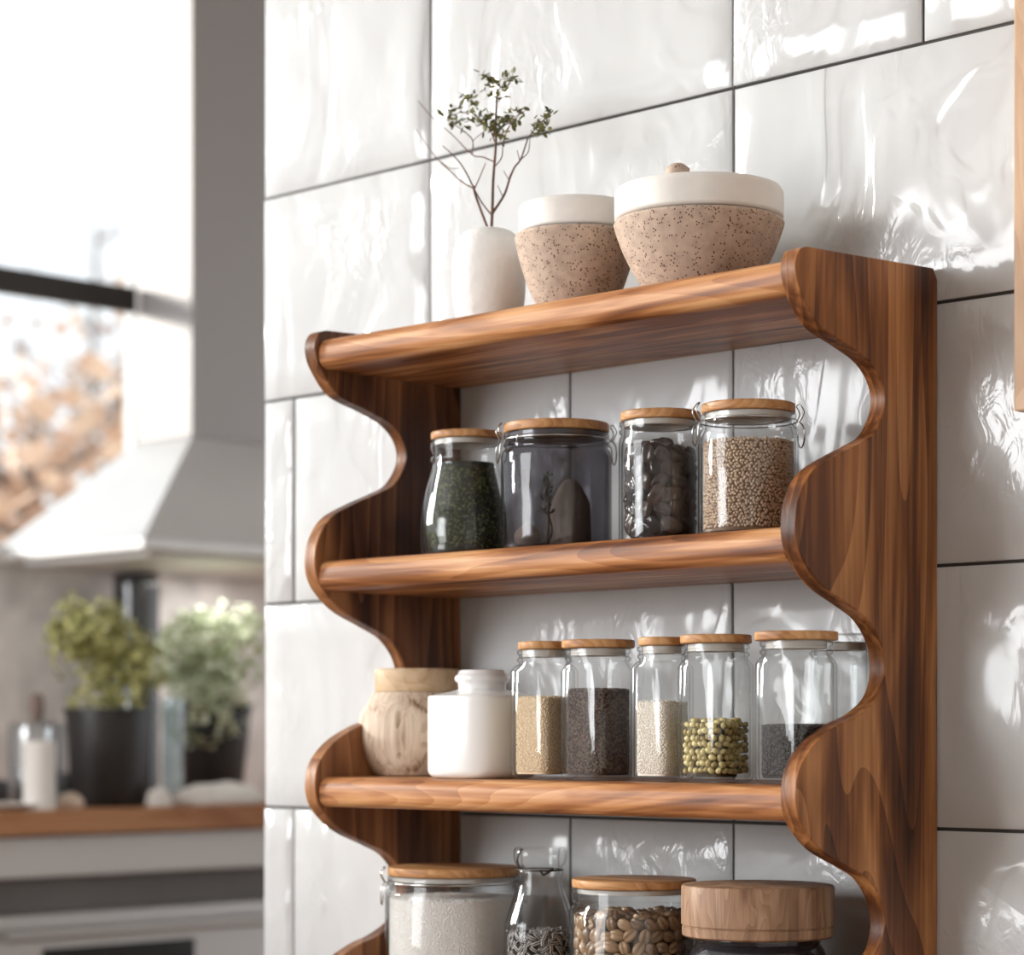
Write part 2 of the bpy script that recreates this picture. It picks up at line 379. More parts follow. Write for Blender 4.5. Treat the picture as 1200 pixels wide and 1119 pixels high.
# window frame
DARK = plain('dark_bronze_metal', (0.035, 0.030, 0.028), 0.45, metal=0.3)
FRW = plain('white_window_paint', (0.86, 0.86, 0.85), 0.5)
wf = MB(); xw0, xw1 = WX - .05, WX - .012
wf.box(xw0, YW0, ZW0, xw1, YW0 + .05, ZW1); wf.box(xw0, YW1 - .012, ZW0, xw1, YW1, ZW1)
wf.box(xw0, YW0 + .05, ZW0, xw1, YW1 - .012, ZW0 + .012); wf.box(xw0, YW0 + .05, ZW1 - .04, xw1, YW1 - .012, ZW1)
for yy in (-2.9, -1.4, 0.1): wf.box(xw0 + .006, yy - .02, ZW0 + .012, xw1 - .006, yy + .02, ZW1 - .04)
fr = struct(wf, 'window_1', FRW, smooth=0)
rl = MB(); zr = zat(353, onX(160, WX)[1]); rl.box(WX - .011, YW0 + .05, zr - .029, WX + .012, onX(159.5, WX + .012)[0], zr + .029)
rl.build('crossbar', DARK, fr, smooth=0)
MB().box(WX - .033, YW0 + .05, ZW0 + .012, WX - .029, YW1 - .012, ZW1 - .04).build('window_pane', PANE, fr, smooth=0)

# ------------------------------------------------------------------ the rack
tt = []
prof_px = [(946, 288.5), (938, 292), (933.5, 303), (933, 318), (939, 342), (959, 380), (994, 404), (1020, 424), (1035, 450), (1037, 478), (1024, 508), (1003, 522),
           (980, 534), (952, 553), (937, 582), (932.5, 615), (936, 642), (947, 665), (966, 688), (997, 710), (1018, 727), (1033, 755), (1037, 787), (1028, 818), (1006, 838),
           (982, 850), (955, 872), (938, 900), (933, 930), (937, 957), (953, 984), (984, 1009), (1013, 1030), (1031, 1055), (1037, 1086), (1030, 1112)]
pf = []
for x, y in prof_px:
    Y, t = onX(x, 0); pf.append((Y, zat(y, t)))
def near(y): return min(range(len(prof_px)), key=lambda i: abs(prof_px[i][1] - y))
i2, i3 = 15, 28
PIT = pf[i2][1] - pf[i3][1]
seg = [p for p in pf[i2 + 1:i3 + 1]]
low = pf[:i3 + 1] + [(y, z - PIT) for y, z in seg]
fy = min(p[0] for p in low)
scal = catmull(low, 5)
ztip4 = low[-1][1]
Yt, tb = onX(1094, 0); back_top = (-0.008, zat(314, tb))
poly = [(0.0 - 0.0012, zat(330, onX(1105, 0)[1])), back_top] + scal + [(low[-1][0] + 0.004, ztip4 - 0.03), (low[-1][0] + 0.02, ztip4 - .045), (-0.0012, ztip4 - .05)]
TH = 0.0195
h = lambda y: (HOR - y) * _z0 / FPX
SZ = [EYE + h(299), EYE + h(614), EYE + h(921), EYE + h(921) - PIT]      # the top surface of each shelf
XL = onY(369, fy)[0]                            # inner face of the left panel
rack = thing('wall_rack', 'reddish brown acacia wall rack with scalloped side panels and four shelves', 'shelf', (0, 0, SZ[3]))
def rel(mb, loc):
    mb.v = [(v[0] - loc[0], v[1] - loc[1], v[2] - loc[2]) for v in mb.v]; return mb
RL = (0, 0, SZ[3])
rel(MB().prism(poly, -TH, 0), RL).build('side_panel', W_panel, rack, bevel=0.0013, seg=2)
rel(MB().prism(poly, XL - TH, XL), RL).build('side_panel', W_panel2, rack, bevel=0.0013, seg=2)
ST = 0.0355
for i, z in enumerate(SZ):
    y0 = fy + 0.006
    pr = [(-0.0015, z - ST), (-0.0015, z)]
    rb = 0.014
    for k in range(7): a = 90 + 90 * k / 6; pr.append((y0 + rb + rb * math.cos(math.radians(a)), z - rb + rb * math.sin(math.radians(a))))
    for k in range(7): a = 180 + 90 * k / 6; pr.append((y0 + rb + rb * math.cos(math.radians(a)), z - ST + rb + rb * math.sin(math.radians(a))))
    rel(MB().prism(pr, XL + .0002, -TH - .0002), RL).build('shelf', W_shelf[i], rack, smooth=40)

# ------------------------------------------------------------------ jars
def spot(px, Y, z):                              # foot of a thing standing at height z
    x, t = onY(px, Y); return Vector((x, Y, z)), t
def wpx(w, t): return w * t / FPX

def lid_mb(r, z, h, rnd_=0.002):
    return [(0, z)] + [(r - rnd_, z)] + arc(r - rnd_, z + rnd_, rnd_, -90, 0, 3) + arc(r - rnd_, z + h - rnd_, rnd_, 0, 90, 4) + [(0, z + h)]

def jar_glass(root, r, hb, rn, hn, sq=0, wall=0.003, shoulder=0.012, glass=None, name='glass_body', rings=True):
    """hb: height of the body up to the shoulder; neck of radius rn up to hn"""
    f = 0.007
    o = [(0, 0, 0), (r - f, 0, sq)] + arc(r - f, f, f, -90, 0, 4, sq)[1:]
    n = 6
    for k in range(0, n + 1):                    # shoulder
        a = k / n * PI / 2
        o.append((rn + (r - rn) * math.cos(a), hb + shoulder * math.sin(a), sq * (1 - k / n)))
    z = hb + shoulder
    if rings:
        o += [(rn, z + .002, 0), (rn + .002, z + .0035, 0), (rn + .0022, z + .006, 0), (rn, z + .0075, 0), (rn, hn - .006, 0), (rn + .002, hn - .005, 0), (rn + .002, hn - .001, 0)]
    o += [(rn, hn, 0), (rn - wall, hn, 0)]
    o += [(rn - wall, z + .001, 0), (r - wall, hb, sq), (r - wall, .0085, sq), (r - wall - .0006, .0056, sq), (0, 0.0052, 0)]
    return MB().lathe(o, 72).build(name, glass or GLASS, root, smooth=50)

def wire_clip(root, r, zc, drop=0.03, ang=-2.2):
    """hoop round the neck with a lever loop at the given side"""
    m = MB()
    m.tube([(r * math.cos(2 * PI * k / 40), r * math.sin(2 * PI * k / 40), zc) for k in range(40)], 0.0008, 6, closed=True)
    for s in (ang, ang + PI):
        c, q = math.cos(s), math.sin(s); tx, ty = -q, c
        p = lambda dr, dt, dz: ((r + dr) * c + dt * tx, (r + dr) * q + dt * ty, zc + dz)
        m.tube(catmull([p(0, -.013, 0), p(.005, -.0125, -.006), p(.006, -.011, -drop * .75), p(.006, 0, -drop), p(.006, .011, -drop * .75), p(.005, .0125, -.006), p(0, .013, 0)], 5), 0.0008, 6)
        m.tube(catmull([p(.002, -.008, .0), p(.007, -.008, .010), p(.003, -.007, .018), p(.003, .007, .018), p(.007, .008, .010), p(.002, .008, 0)], 4), 0.0007, 6)
    m.build('wire_clip', WIRE, root, smooth=60)

# unit grain shapes
import bmesh
def ico(sub):
    bm = bmesh.new(); bmesh.ops.create_icosphere(bm, subdivisions=sub, radius=1)
    v = [tuple(q.co) for q in bm.verts]; f = [tuple(q.index for q in p.verts) for p in bm.faces]; bm.free(); return v, f
ICO1, ICO2 = ico(1), ico(2)
def sqr(t, sq):
    c, q = math.cos(t), math.sin(t)
    return 1 + sq * (1 / (abs(c) ** 6 + abs(q) ** 6) ** (1 / 6) - 1)
def slots(r, z0, z1, pitch, sq=0, top=True, jit=0.3, rr=None):
    """positions over the side and top of a filled jar, with outward direction"""
    out = []; rr = rr or random
    nz = max(1, int((z1 - z0) / (pitch * .87)))
    for j in range(nz):
        z = z0 + (j + .5) * (z1 - z0) / nz
        nt = int(2 * PI * r * (1 + .12 * sq) / pitch)
        for k in range(nt):
            t = 2 * PI * (k + .5 * (j % 2)) / nt + rr.uniform(-jit, jit) * pitch / r
            m = r * sqr(t, sq)
            out.append((Vector((m * math.cos(t), m * math.sin(t), z + rr.uniform(-jit, jit) * pitch)), Vector((math.cos(t), math.sin(t), 0))))
    if top:
        q = r - pitch * .9
        while q > 0:
            nt = max(1, int(2 * PI * q / pitch))
            for k in range(nt):
                t = 2 * PI * k / nt + rr.uniform(0, .4); m = q * sqr(t, sq)
                out.append((Vector((m * math.cos(t), m * math.sin(t), z1 + rr.uniform(-.2, .25) * pitch)), Vector((0, 0, 1))))
            q -= pitch
    return out
def heap(name, r, z0, z1, pitch, size, mats, sq=0, base=None, loc=None, label=None, cat=None, top=True, shape=ICO1):
    """a mass of grain: one object, kind stuff; a core with a skin of single grains"""
    mb = MB(); rr = random.Random(len(name) * 7 + int(r * 1e5))
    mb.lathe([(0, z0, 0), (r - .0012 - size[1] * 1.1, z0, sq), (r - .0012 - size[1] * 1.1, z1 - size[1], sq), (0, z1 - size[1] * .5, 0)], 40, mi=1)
    for p, nrm in slots(r - .0012 - size[1] * 1.02, z0 + .0012 + size[0], z1, pitch, sq, top, rr=rr):
        q = Vector((rr.gauss(0, 1), rr.gauss(0, 1), rr.gauss(0, 1))); q -= nrm * q.dot(nrm) * .96; q.normalize()
        M = q.to_track_quat('X', 'Z').to_matrix()
        vs = [p + M @ Vector((v[0] * size[0], v[1] * size[1], v[2] * size[1])) for v in shape[0]]
        mb.add(vs, shape[1], 0)
    o = mb.build(name, mats, None, loc, smooth=60)
    return tag(o, label, cat, kind='stuff')
def pieces(name, mesh_ob, spots, loc, label, cat, group, upright=0.2, seed=1, scl=0.12):
    rr = random.Random(seed); first = True
    for p, nrm in spots:
        o = mesh_ob if first else mesh_ob.copy()
        if not first: col.objects.link(o)
        first = False
        q = Vector((rr.gauss(0, 1), rr.gauss(0, 1), rr.gauss(0, 1))); q -= nrm * q.dot(nrm) * (1 - upright); q.normalize()
        # long axis lies along the surface, broad side to the glass
        y = nrm.cross(q).normalized(); M = Matrix((q, y, q.cross(y))).transposed()
        o.rotation_euler = M.to_euler(); o.location = Vector(loc) + p
        s = 1 + rr.uniform(-scl, scl); o.scale = (s, s, s)
        tag(o, label, cat, group)

# ---- shelf 1 : vase, two stoneware bowls
YV = -0.135
p, t = spot(573, YV, SZ[0] + .0003)
r = wpx(43, t); H = zat(268, t) - p.z
vase = thing('bud_vase', 'small matt white ceramic vase holding a leafy twig, left on the top shelf', 'vase', p)
pr = [(0, 0)] + [(r * .80, 0)] + arc(r * .80, .006, .006, -90, -10, 3)[1:] + catmull([(r * .90, H * .12), (r * .985, H * .32), (r * 1.0, H * .55), (r * .97, H * .74), (r * .86, H * .88), (r * .62, H * .965), (r * .36, H * .992)], 5) + [(r * .30, H), (r * .24, H * .985), (r * .22, H * .9), (0, H * .9)]
MB().lathe(pr, 64).build('vase_body', VASE, vase, smooth=60)
# twig
YT = YV
def tp(x, y, d=0.0):
    X, tq = onY(x, YT + d); return Vector((X, YT + d, zat(y, tq)))
BARK = plain('brown_twig_bark', (0.13, 0.065, 0.045), 0.8, var=0.3, vscale=90)
LEAFM = grainmat('olive_leaf', (0.05, 0.055, 0.012), (0.19, 0.185, 0.05), 0.55)
twig = thing('twig_sprig', 'bare brown twig with clusters of tiny olive green leaves in the white vase', 'twig', tp(575, 285))
O = twig.location
lines = [([(575, 285, 0), (577, 243, 0), (578, 210, 0), (581, 170, 0), (581, 140, 0), (582, 118, 0), (583, 104, 0)], .0022, .0010),
 ([(575, 276, 0), (563, 245, -.005), (556, 225, -.01), (555, 218, -.01)], .0017, .0014),
 ([(577, 253, 0), (565, 238, -.005), (556, 222, -.01)], .0011, .0009),
 ([(555, 220, -.01), (545, 200, -.015), (535, 186, -.02), (519, 171, -.025)], .0012, .0006),
 ([(555, 221, -.01), (540, 212, .0), (525, 198, .01), (516, 190, .015), (505, 177, .02), (488, 152, .03)], .0011, .0005),
 ([(556, 221, -.01), (562, 208, -.01), (569, 191, -.01)], .0010, .0005),
 ([(517, 190, .015), (527, 197, .015), (538, 197, .02)], .0006, .0004),
 ([(580, 190, 0), (566, 184, .0), (553, 181, .0), (530, 158, .01), (505, 136, .015), (490, 118, .02)], .0010, .0005),
 ([(553, 181, 0), (554, 165, 0), (545, 155, -.005), (528, 143, -.01), (515, 137, -.01)], .0009, .0005),
 ([(554, 165, 0), (562, 158, 0), (570, 152, 0)], .0006, .0004),
 ([(577, 250, 0), (585, 238, .01), (592, 226, .015), (597, 210, .02), (603, 196, .02), (610, 187, .025), (616, 170, .03), (620, 160, .03), (632, 146, .03), (645, 134, .035)], .0018, .0006),
 ([(597, 212, .02), (590, 200, .02)], .0007, .0004), ([(609, 188, .025), (606, 176, .02)], .0008, .0004),
 ([(610, 187, .025), (619, 178, .03), (621, 162, .03)], .0008, .0005), ([(596, 214, .02), (598, 204, .02)], .0018, .0006),
 ([(589, 230, .012), (583, 217, .01)], .0007, .0004),
 ([(580, 195, 0), (588, 184, -.01), (590, 165, -.015), (598, 145, -.02), (610, 131, -.02)], .0009, .0004),
 ([(581, 170, 0), (573, 150, .0), (560, 142, .01), (545, 132, .01), (530, 135, .01)], .0009, .0005),
 ([(581, 160, 0), (590, 148, .01), (604, 140, .01), (612, 128, .01)], .0008, .0005),
 ([(582, 120, 0), (573, 116, 0)], .0006, .0004), ([(582, 120, 0), (591, 113, 0)], .0006, .0004),
 ([(583, 105, 0), (576, 96, 0), (566, 86, 0)], .0007, .0004), ([(583, 107, 0), (592, 97, 0), (606, 90, 0)], .0007, .0004)]
bm_ = MB(); lf = MB(); rr = random.Random(12)
def leaf(c, d, n, s, w=.42):
    d = d.normalized(); u = d.cross(n).normalized(); n = u.cross(d)
    vs = [c, c + d * s * .35 + u * s * w * .5, c + d * s * .75 + u * s * w * .42, c + d * s, c + d * s * .75 - u * s * w * .42, c + d * s * .35 - u * s * w * .5, c + d * s * .35 + n * s * .05, c + d * s * .75 + n * s * .02]
    return vs, [(0, 1, 6), (1, 2, 7, 6), (2, 3, 7), (3, 4, 7), (4, 5, 6, 7), (5, 0, 6)]
for pts, r0, r1 in lines:
    P = catmull([tuple(tp(*q) - O) for q in pts], 4); bm_.tube(P, r0 * .9, 7, r1 * .9)
for cx, cy, rad, n in [(566, 87, 5, 7), (573, 93, 5, 7), (584, 98, 6, 10), (598, 89, 7, 13), (603, 92, 5, 5), (578, 103, 7, 7), (590, 104, 5, 4), (569, 112, 5, 3), (552, 114, 7, 13), (556, 121, 6, 6), (545, 113, 4, 4), (526, 133, 7, 13), (520, 137, 5, 6),
                       (534, 142, 7, 13), (540, 128, 6, 7), (551, 127, 5, 5), (550, 139, 6, 7), (560, 141, 6, 13), (570, 140, 7, 17), (574, 134, 4, 5), (582, 145, 8, 20), (587, 152, 7, 12), (580, 158, 7, 9), (575, 151, 6, 8), (592, 140, 6, 9),
                       (600, 143, 6, 10), (605, 136, 6, 8), (611, 128, 5, 5), (597, 131, 4, 4), (628, 146, 6, 12), (634, 152, 6, 10), (638, 140, 6, 12), (644, 134, 5, 8), (640, 152, 5, 6), (626, 155, 4, 5), (590, 165, 5, 4), (565, 150, 5, 4), (545, 150, 4, 4), (588, 116, 4, 3)]:
    for k in range(int(n * 1.4)):
        q = tp(cx + rr.gauss(0, rad * .55), cy + rr.gauss(0, rad * .55), rr.gauss(0, .008)) - O
        d = Vector((rr.gauss(0, 1), rr.gauss(0, .8), rr.gauss(0.1, .8))); nn = Vector((rr.gauss(0, .5), rr.gauss(-.4, .5), 1))
        vs, fs = leaf(q, d, nn, rr.uniform(.0060, .0105), .55); lf.add(vs, fs)
bm_.build('stem', BARK, twig, smooth=60); lf.build('foliage', LEAFM, twig, smooth=0)

def bowl(px, Y, wbody, ytop, ybandbot, label, knob=None, wband=None, name='stoneware_bowl'):
    p, t = spot(px, Y, SZ[0] + .0003); r = wpx(wbody, t); tn = t - r * .97; H = zat(ytop, tn) - p.z; hb = zat(ybandbot, tn) - p.z; rb = wpx(wband, t)
    o = thing(name, label, 'bowl', p)
    pr = [(0, 0), (r * .56, 0)] + catmull([(r * .60, .003), (r * .74, hb * .28), (r * .88, hb * .58), (r * .97, hb * .85), (r, hb * .965)], 5) + [(r * .985, hb), (r * .93, hb + .001), (r * .93, hb - .004), (r * .5, hb * .2), (0, hb * .15)]
    MB().lathe(pr, 96).build('bowl_body', STONE, o, smooth=50)
    lp = [(0, hb + .0015), (rb * .96, hb + .0015), (rb, hb + .004)] + catmull([(rb * 1.0, hb + .006), (rb * 1.0, H * .93), (rb * .985, H * .975), (rb * .95, H), (rb * .8, H + .0015), (rb * .4, H + .003), (0, H + .004)], 4)
    lid = MB().lathe(lp, 96).build('lid', GLAZE if wband > 80 or True else STONE, o, smooth=60)
    if knob:
        k = MB(); kw = wpx(knob[0], t); kh = zat(knob[1], t) - p.z - H
        k.lathe([(0, H), (kw * .7, H), (kw * .75, H + kh * .35), (kw, H + kh * .6), (kw * .95, H + kh * .85), (kw * .5, H + kh), (0, H + kh * 1.02)], 24, cx=-.030).build('knob', STONE, lid, smooth=60)
    return o
bowl(675, -0.135, 72, 226, 262, 'smaller speckled beige stoneware bowl with white lid, beside the white vase', None, 67)
bowl(819, -0.127, 100, 200, 240, 'larger speckled beige stoneware bowl with white lid and small knob', (15, 187), 99)

# ---- shelf 2 : four round clip jars
def round_jar(px, Y, zs, wb, ytop, label, wn=None, lidw=None, bulge=None, glass=None, lidh=0.0092, wl_=None, clip=False, name='spice_jar', nk=0.016, lmat=None, ylb=None):
    p, t = spot(px, Y, zs + .0003); r = wpx(wb, t); H = zat(ytop, t - r if ytop < HOR else t + r) - p.z; rn = wpx(wn or wb * .92, t); rl = wpx(lidw or wb * .95, t)
    o = thing(name, label, 'jar', p); hn = H - lidh
    if bulge:
        pr = [(0, 0), (r * .86, 0)] + arc(r * .86, .008, .008, -90, -20, 3)[1:] + catmull([(r * .965, hn * .09), (r, hn * .2), (r * .965, hn * .38), (r * .86, hn * .58), (rn * 1.0, hn * .74), (rn * .97, hn * .80)], 5)
        pr += [(rn * 1.04, hn * .825), (rn * 1.04, hn * .85), (rn * .96, hn * .87), (rn, hn * .9), (rn * 1.04, hn * .93), (rn * 1.04, hn * .99), (rn, hn), (rn - .003, hn), (rn - .004, hn * .8)]
        pr += [(r * .86 - .003, hn * .57), (r * .96 - .003, hn * .36), (r - .003, hn * .2), (r * .965 - .003, hn * .09), (r * .90, .0062), (0, .005)]
        MB().lathe(pr, 72).build('glass_body', glass or GLASS, o, smooth=55)
    else:
        jar_glass(o, r, hn - nk - .010, rn, hn, 0, shoulder=.010, glass=glass)
    lm = MB().lathe(lid_mb(rl, hn + .0002, lidh), 64).build('lid', lmat or W_lid, o, smooth=50)
    MB().lathe([(rn - .0032, hn - .006), (rn - .0032, hn - .0001), (rn - .012, hn - .0001), (rn - .012, hn - .006), (rn - .0032, hn - .006)], 48).build('seal_ring', RUBBER, o, smooth=40)
    if clip: wire_clip(o, rn + .003, hn - .008, .026)
    return o, p, t, r, hn
Y2 = -0.125
o, p, t, r, hn = round_jar(547, Y2, SZ[1], 56, 500, 'pear-shaped glass jar of dark green dried herbs with a bamboo lid', wn=41, lidw=42, bulge=True)
HERB = grainmat('dried_herb', (0.010, 0.014, 0.006), (0.15, 0.17, 0.06), 0.8)
# herb mass follows the pear shape
mb = MB(); rr = random.Random(5); ri = r - .006
shape = lambda z: r * (.885 + .115 * min(1, z / (hn * .2))) - .0045 if z < hn * .2 else (r - (r * .275) * ((z / hn - .2) / .55) ** 1.25 - .0045)
hz = hn * .755
mb.lathe([(0, .0070)] + [(shape(hz * k / 8 + .006) - .004 if k < 8 else shape(hz) - .004, hz * k / 8 + .0070) for k in range(9)] + [(0, hz + .006)], 40, mi=1)
for k in range(4200):
    z = rr.uniform(.0130, hz + .004); th = rr.uniform(0, 2 * PI); q = shape(z) - rr.uniform(.0030, .0048)
    nrm = Vector((math.cos(th), math.sin(th), 0)); c = nrm * q + Vector((0, 0, z)); d = Vector((rr.gauss(0, 1), rr.gauss(0, 1), rr.gauss(0, 1))); d -= nrm * d.dot(nrm)
    vs, fs = leaf(c, d, nrm, rr.uniform(.0025, .0055), .35); mb.add(vs, fs, 0)
tag(mb.build('dried_herbs', [HERB, plain('dried_herb_core', (0.014, 0.017, 0.009), 0.9)], None, p, smooth=0), 'dark green dried herbs filling the pear-shaped jar', 'herbs', kind='stuff')

o, p, t, r, hn = round_jar(652, Y2, SZ[1], 65, 489, 'wide smoky glass clip jar with a thick wooden lid, nearly empty', wn=60, lidw=62, glass=SMOKE, clip=True, nk=.018, lidh=.0108)
# garlic-like bulb with dry stalks, in the jar
BULB = plain('papery_bulb_skin', (0.55, 0.40, 0.30), 0.6, var=0.15, vscale=50)
STALK = plain('dry_yellow_stalk', (0.30, 0.24, 0.10), 0.7)
bp_ = p + Vector((-.018, -.028, .0055))
bl = thing('dried_bulb', 'small dried brown bulb with yellow stalks inside the smoky jar', 'bulb', bp_)
MB().lathe(catmull([(0, 0), (.010, .002), (.015, .010), (.0135, .018), (.007, .024), (.003, .028), (0, .029)], 4), 24).build('bulb_body', BULB, bl, smooth=70)
for k in range(6):
    a = k * 1.05; MB().tube(catmull([(.001 * math.cos(a), .001 * math.sin(a), .027), (.004 * math.cos(a), .004 * math.sin(a), .045), (.007 * math.cos(a) - .004, .006 * math.sin(a), .075), (.011 * math.cos(a) - .006, .005 * math.sin(a), .088)], 4), .0009, 6).build('stalk', STALK, bl, smooth=60)
MB().tube(catmull([(.012, .004, .002), (.024, .006, .004), (.034, .004, .018), (.030, .0, .036), (.014, 0, .040)], 5), .0013, 6).build('root_curl', plain('dark_root', (0.12, 0.08, 0.06), .7), bl, smooth=60)
pk = thing('paper_sachet', 'tall beige paper sachet inside the smoky jar', 'sachet', p + Vector((.016, .006, .0058)))
q = MB(); 
q.lathe([(0, 0, .8), (.019, 0, .8), (.020, .004, .8), (.019, .050, .7), (.012, .068, .3), (.006, .076, 0), (0, .077, 0)], 28).build('sachet_body', plain('kraft_paper', (0.50, 0.40, 0.31), .8, bump=.4, bscale=90), pk, smooth=50)
sg = thing('herb_sprig', 'short green herb sprig standing inside the smoky jar', 'herb', p + Vector((.012, -.028, .0055)))
s_ = MB(); s_.tube([(0, 0, 0), (.002, 0, .04), (.001, 0, .074)], .0011, 6); s_.build('stem', STALK, sg, smooth=60)
l_ = MB(); rr = random.Random(9)
for k in range(90):
    z = rr.uniform(.035, .078); vs, fs = leaf(Vector((rr.gauss(0, .003), rr.gauss(0, .003), z)), Vector((rr.gauss(0, 1), rr.gauss(0, 1), rr.uniform(0, 1))), Vector((0, 0, 1)), rr.uniform(.005, .009)); l_.add(vs, fs)
l_.build('foliage', HERB, sg, smooth=0)

o, p, t, r, hn = round_jar(774, Y2, SZ[1], 49, 477, 'glass jar of dark chunky dried fruit with a bamboo lid', wn=46, lidw=47, lidh=.0102)
DARKF = grainmat('dark_dried_fruit', (0.010, 0.006, 0.006), (0.055, 0.032, 0.027), 0.25, per='object')
bm = bmesh.new(); bmesh.ops.create_icosphere(bm, subdivisions=3, radius=1)
for v in bm.verts:
    n_ = mnoise.noise(v.co * 1.6) * .28; v.co *= 1 + n_; v.co.x *= .0135; v.co.y *= .0085; v.co.z *= .0070
    if v.co.z > 0: v.co.z -= .003 * math.exp(-(v.co.y / .003) ** 2)
me = bpy.data.meshes.new('dried_fruit_piece'); bm.to_mesh(me); bm.free(); me.materials.append(DARKF); me.polygons.foreach_set('use_smooth', [True] * len(me.polygons))
ob = bpy.data.objects.new('dried_fruit_piece', me); col.objects.link(ob)
ft = zat(527, t) - p.z
pieces('dried_fruit_piece', ob, slots(r - .0115, .014, ft, .0165, 0, True, .12, random.Random(2)), p, 'dark brown dried fruit piece in the tall jar on the second shelf', 'dried fruit', 'dried fruit pieces in the clip jar', .05, 3)
MB().lathe([(0, .006), (r - .022, .006), (r - .022, ft - .008), (0, ft - .006)], 24).build('dried_fruit_mass', plain('dark_fruit_core', (0.018, 0.011, 0.009), .8), None, p)
tag(bpy.data.objects['dried_fruit_mass'], 'dark middle of the heap of dried fruit in the jar', 'dried fruit', kind='stuff')

o, p, t, r, hn = round_jar(877, -0.13, SZ[1], 59, 466, 'glass clip jar of tan millet grain with a bamboo lid, nearest the right panel', wn=54, lidw=55, clip=True, lidh=.0102)
MIL = grainmat('tan_millet', (0.42, 0.29, 0.19), (0.66, 0.50, 0.36), .55)
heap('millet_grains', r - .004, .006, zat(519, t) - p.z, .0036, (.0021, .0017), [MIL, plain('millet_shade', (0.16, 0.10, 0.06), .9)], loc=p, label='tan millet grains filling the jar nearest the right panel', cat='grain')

# ---- shelf 3
Y3 = -0.168
def square_jar(px, wb, ytop, lidw, label, Y=Y3, sq=1.0, name='storage_jar', lid=True, lidpx=None, clip=False):
    p, t = spot(px, Y, SZ[2] + .0003)
    r = wpx(wb, t) / 1.30; H = zat(ytop, t - r) - p.z; rl = wpx(lidw, t); lidh = .0090
    o = thing(name, label, 'jar', p); hn = H - (lidh if lid else 0)
    rn = min(rl * .97, r * 1.06)
    jar_glass(o, r, hn - .024, rn * .99, hn, sq, shoulder=.008, wall=.0028)
    if lid:
        MB().lathe(lid_mb(rl, hn + .0002, lidh), 64).build('lid', GLASS if lid == 'glass' else W_lid, o, smooth=50)
        MB().lathe([(rn - .004, hn - .008), (rn - .004, hn - .0001), (rn - .011, hn - .0001), (rn - .011, hn - .008), (rn - .004, hn - .008)], 40).build('seal_ring', RUBBER, o, smooth=40)
    if clip: wire_clip(o, rn + .002, hn - .008, .02, ang=.0)
    return o, p, t, r, hn
def fillz(y, t, p): return zat(y, t) - p.z
_, p, t, r, _h = square_jar(638, 41, 751, 31, 'slim glass jar of pale golden couscous, beside the white canister')
heap('couscous', r - .0034, .006, fillz(817, t, p), .0024, (.0013, .0012), [grainmat('couscous_grain', (0.74, 0.56, 0.36), (0.88, 0.73, 0.53), .6), plain('couscous_mass', (0.70, 0.53, 0.35), .9)], 1.0, loc=p, label='pale golden couscous filling the slim jar', cat='grain')
_, p, t, r, _h = square_jar(701, 45, 749, 43, 'glass jar filled with tiny dark brown seeds, second wooden-lidded jar from the canister')
heap('brown_seeds', r - .0034, .006, fillz(808, t, p), .0027, (.0016, .0013), [grainmat('brown_seed', (0.035, 0.022, 0.018), (0.20, 0.13, 0.10), .45), plain('brown_seed_mass', (0.05, 0.03, 0.025), .9)], 1.0, loc=p, label='tiny dark brown seeds filling the second jar', cat='seeds')
_, p, t, r, _h = square_jar(776, 38, 746, 28, 'slim glass jar of creamy white grain between the brown seeds and green beans')
heap('white_grain', r - .0034, .006, fillz(822, t, p), .0024, (.0014, .0011), [grainmat('cream_grain', (0.76, 0.68, 0.58), (0.92, 0.87, 0.80), .6), plain('cream_grain_mass', (0.80, 0.72, 0.64), .9)], 1.0, loc=p, label='creamy white grain filling the slim jar', cat='grain')
_, p, t, r, _h = square_jar(839, 46, 743, 42, 'glass jar half full of green mung beans with a bamboo lid')
MUNG = grainmat('mung_green', (0.30, 0.22, 0.06), (0.70, 0.60, 0.28), .32, per='object')
def small(name, sx, sy, sz, m, groove=0, sub=2):
    v, f = ico(sub); me = bpy.data.meshes.new(name)
    vv = []
    for x, y, z in v:
        zz = z * sz
        if groove and z > 0: zz -= groove * math.exp(-(y / .28) ** 2)
        vv.append((x * sx, y * sy, zz))
    me.from_pydata(vv, [], f); me.materials.append(m); me.polygons.foreach_set('use_smooth', [True] * len(me.polygons))
    o = bpy.data.objects.new(name, me); col.objects.link(o); return o
ft = fillz(846, t, p)
sl = slots(r - .0034 - .0032, .0095, ft, .0070, 1.0, True, .16, random.Random(4))
eye = (Vector((C.x, C.y, 0)) - Vector((p.x, p.y, 0))).normalized()
sl.sort(key=lambda q: -(q[0].x * eye.x + q[0].y * eye.y))
pieces('mung_bean', small('mung_bean', .0041, .0032, .0032, MUNG), sl[:300], p, 'round green mung bean in the half-full glass jar', 'bean', 'mung beans in the half-full jar', .1, 5)
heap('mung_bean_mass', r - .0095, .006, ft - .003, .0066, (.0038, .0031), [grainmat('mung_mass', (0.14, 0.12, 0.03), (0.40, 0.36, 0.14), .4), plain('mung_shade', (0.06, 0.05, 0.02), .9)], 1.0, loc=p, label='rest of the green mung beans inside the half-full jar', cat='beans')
_, p, t, r, _h = square_jar(933, 50, 739, 49, 'wide glass jar of black seeds at the right end of the third shelf')
heap('black_seeds', r - .0034, .006, fillz(850, t, p), .0029, (.0018, .0014), [grainmat('black_seed', (0.012, 0.011, 0.012), (0.075, 0.07, 0.075), .4), plain('black_seed_mass', (0.012, 0.010, 0.010), .9)], 1.0, loc=p, label='black seeds filling the lower half of the wide jar', cat='seeds')
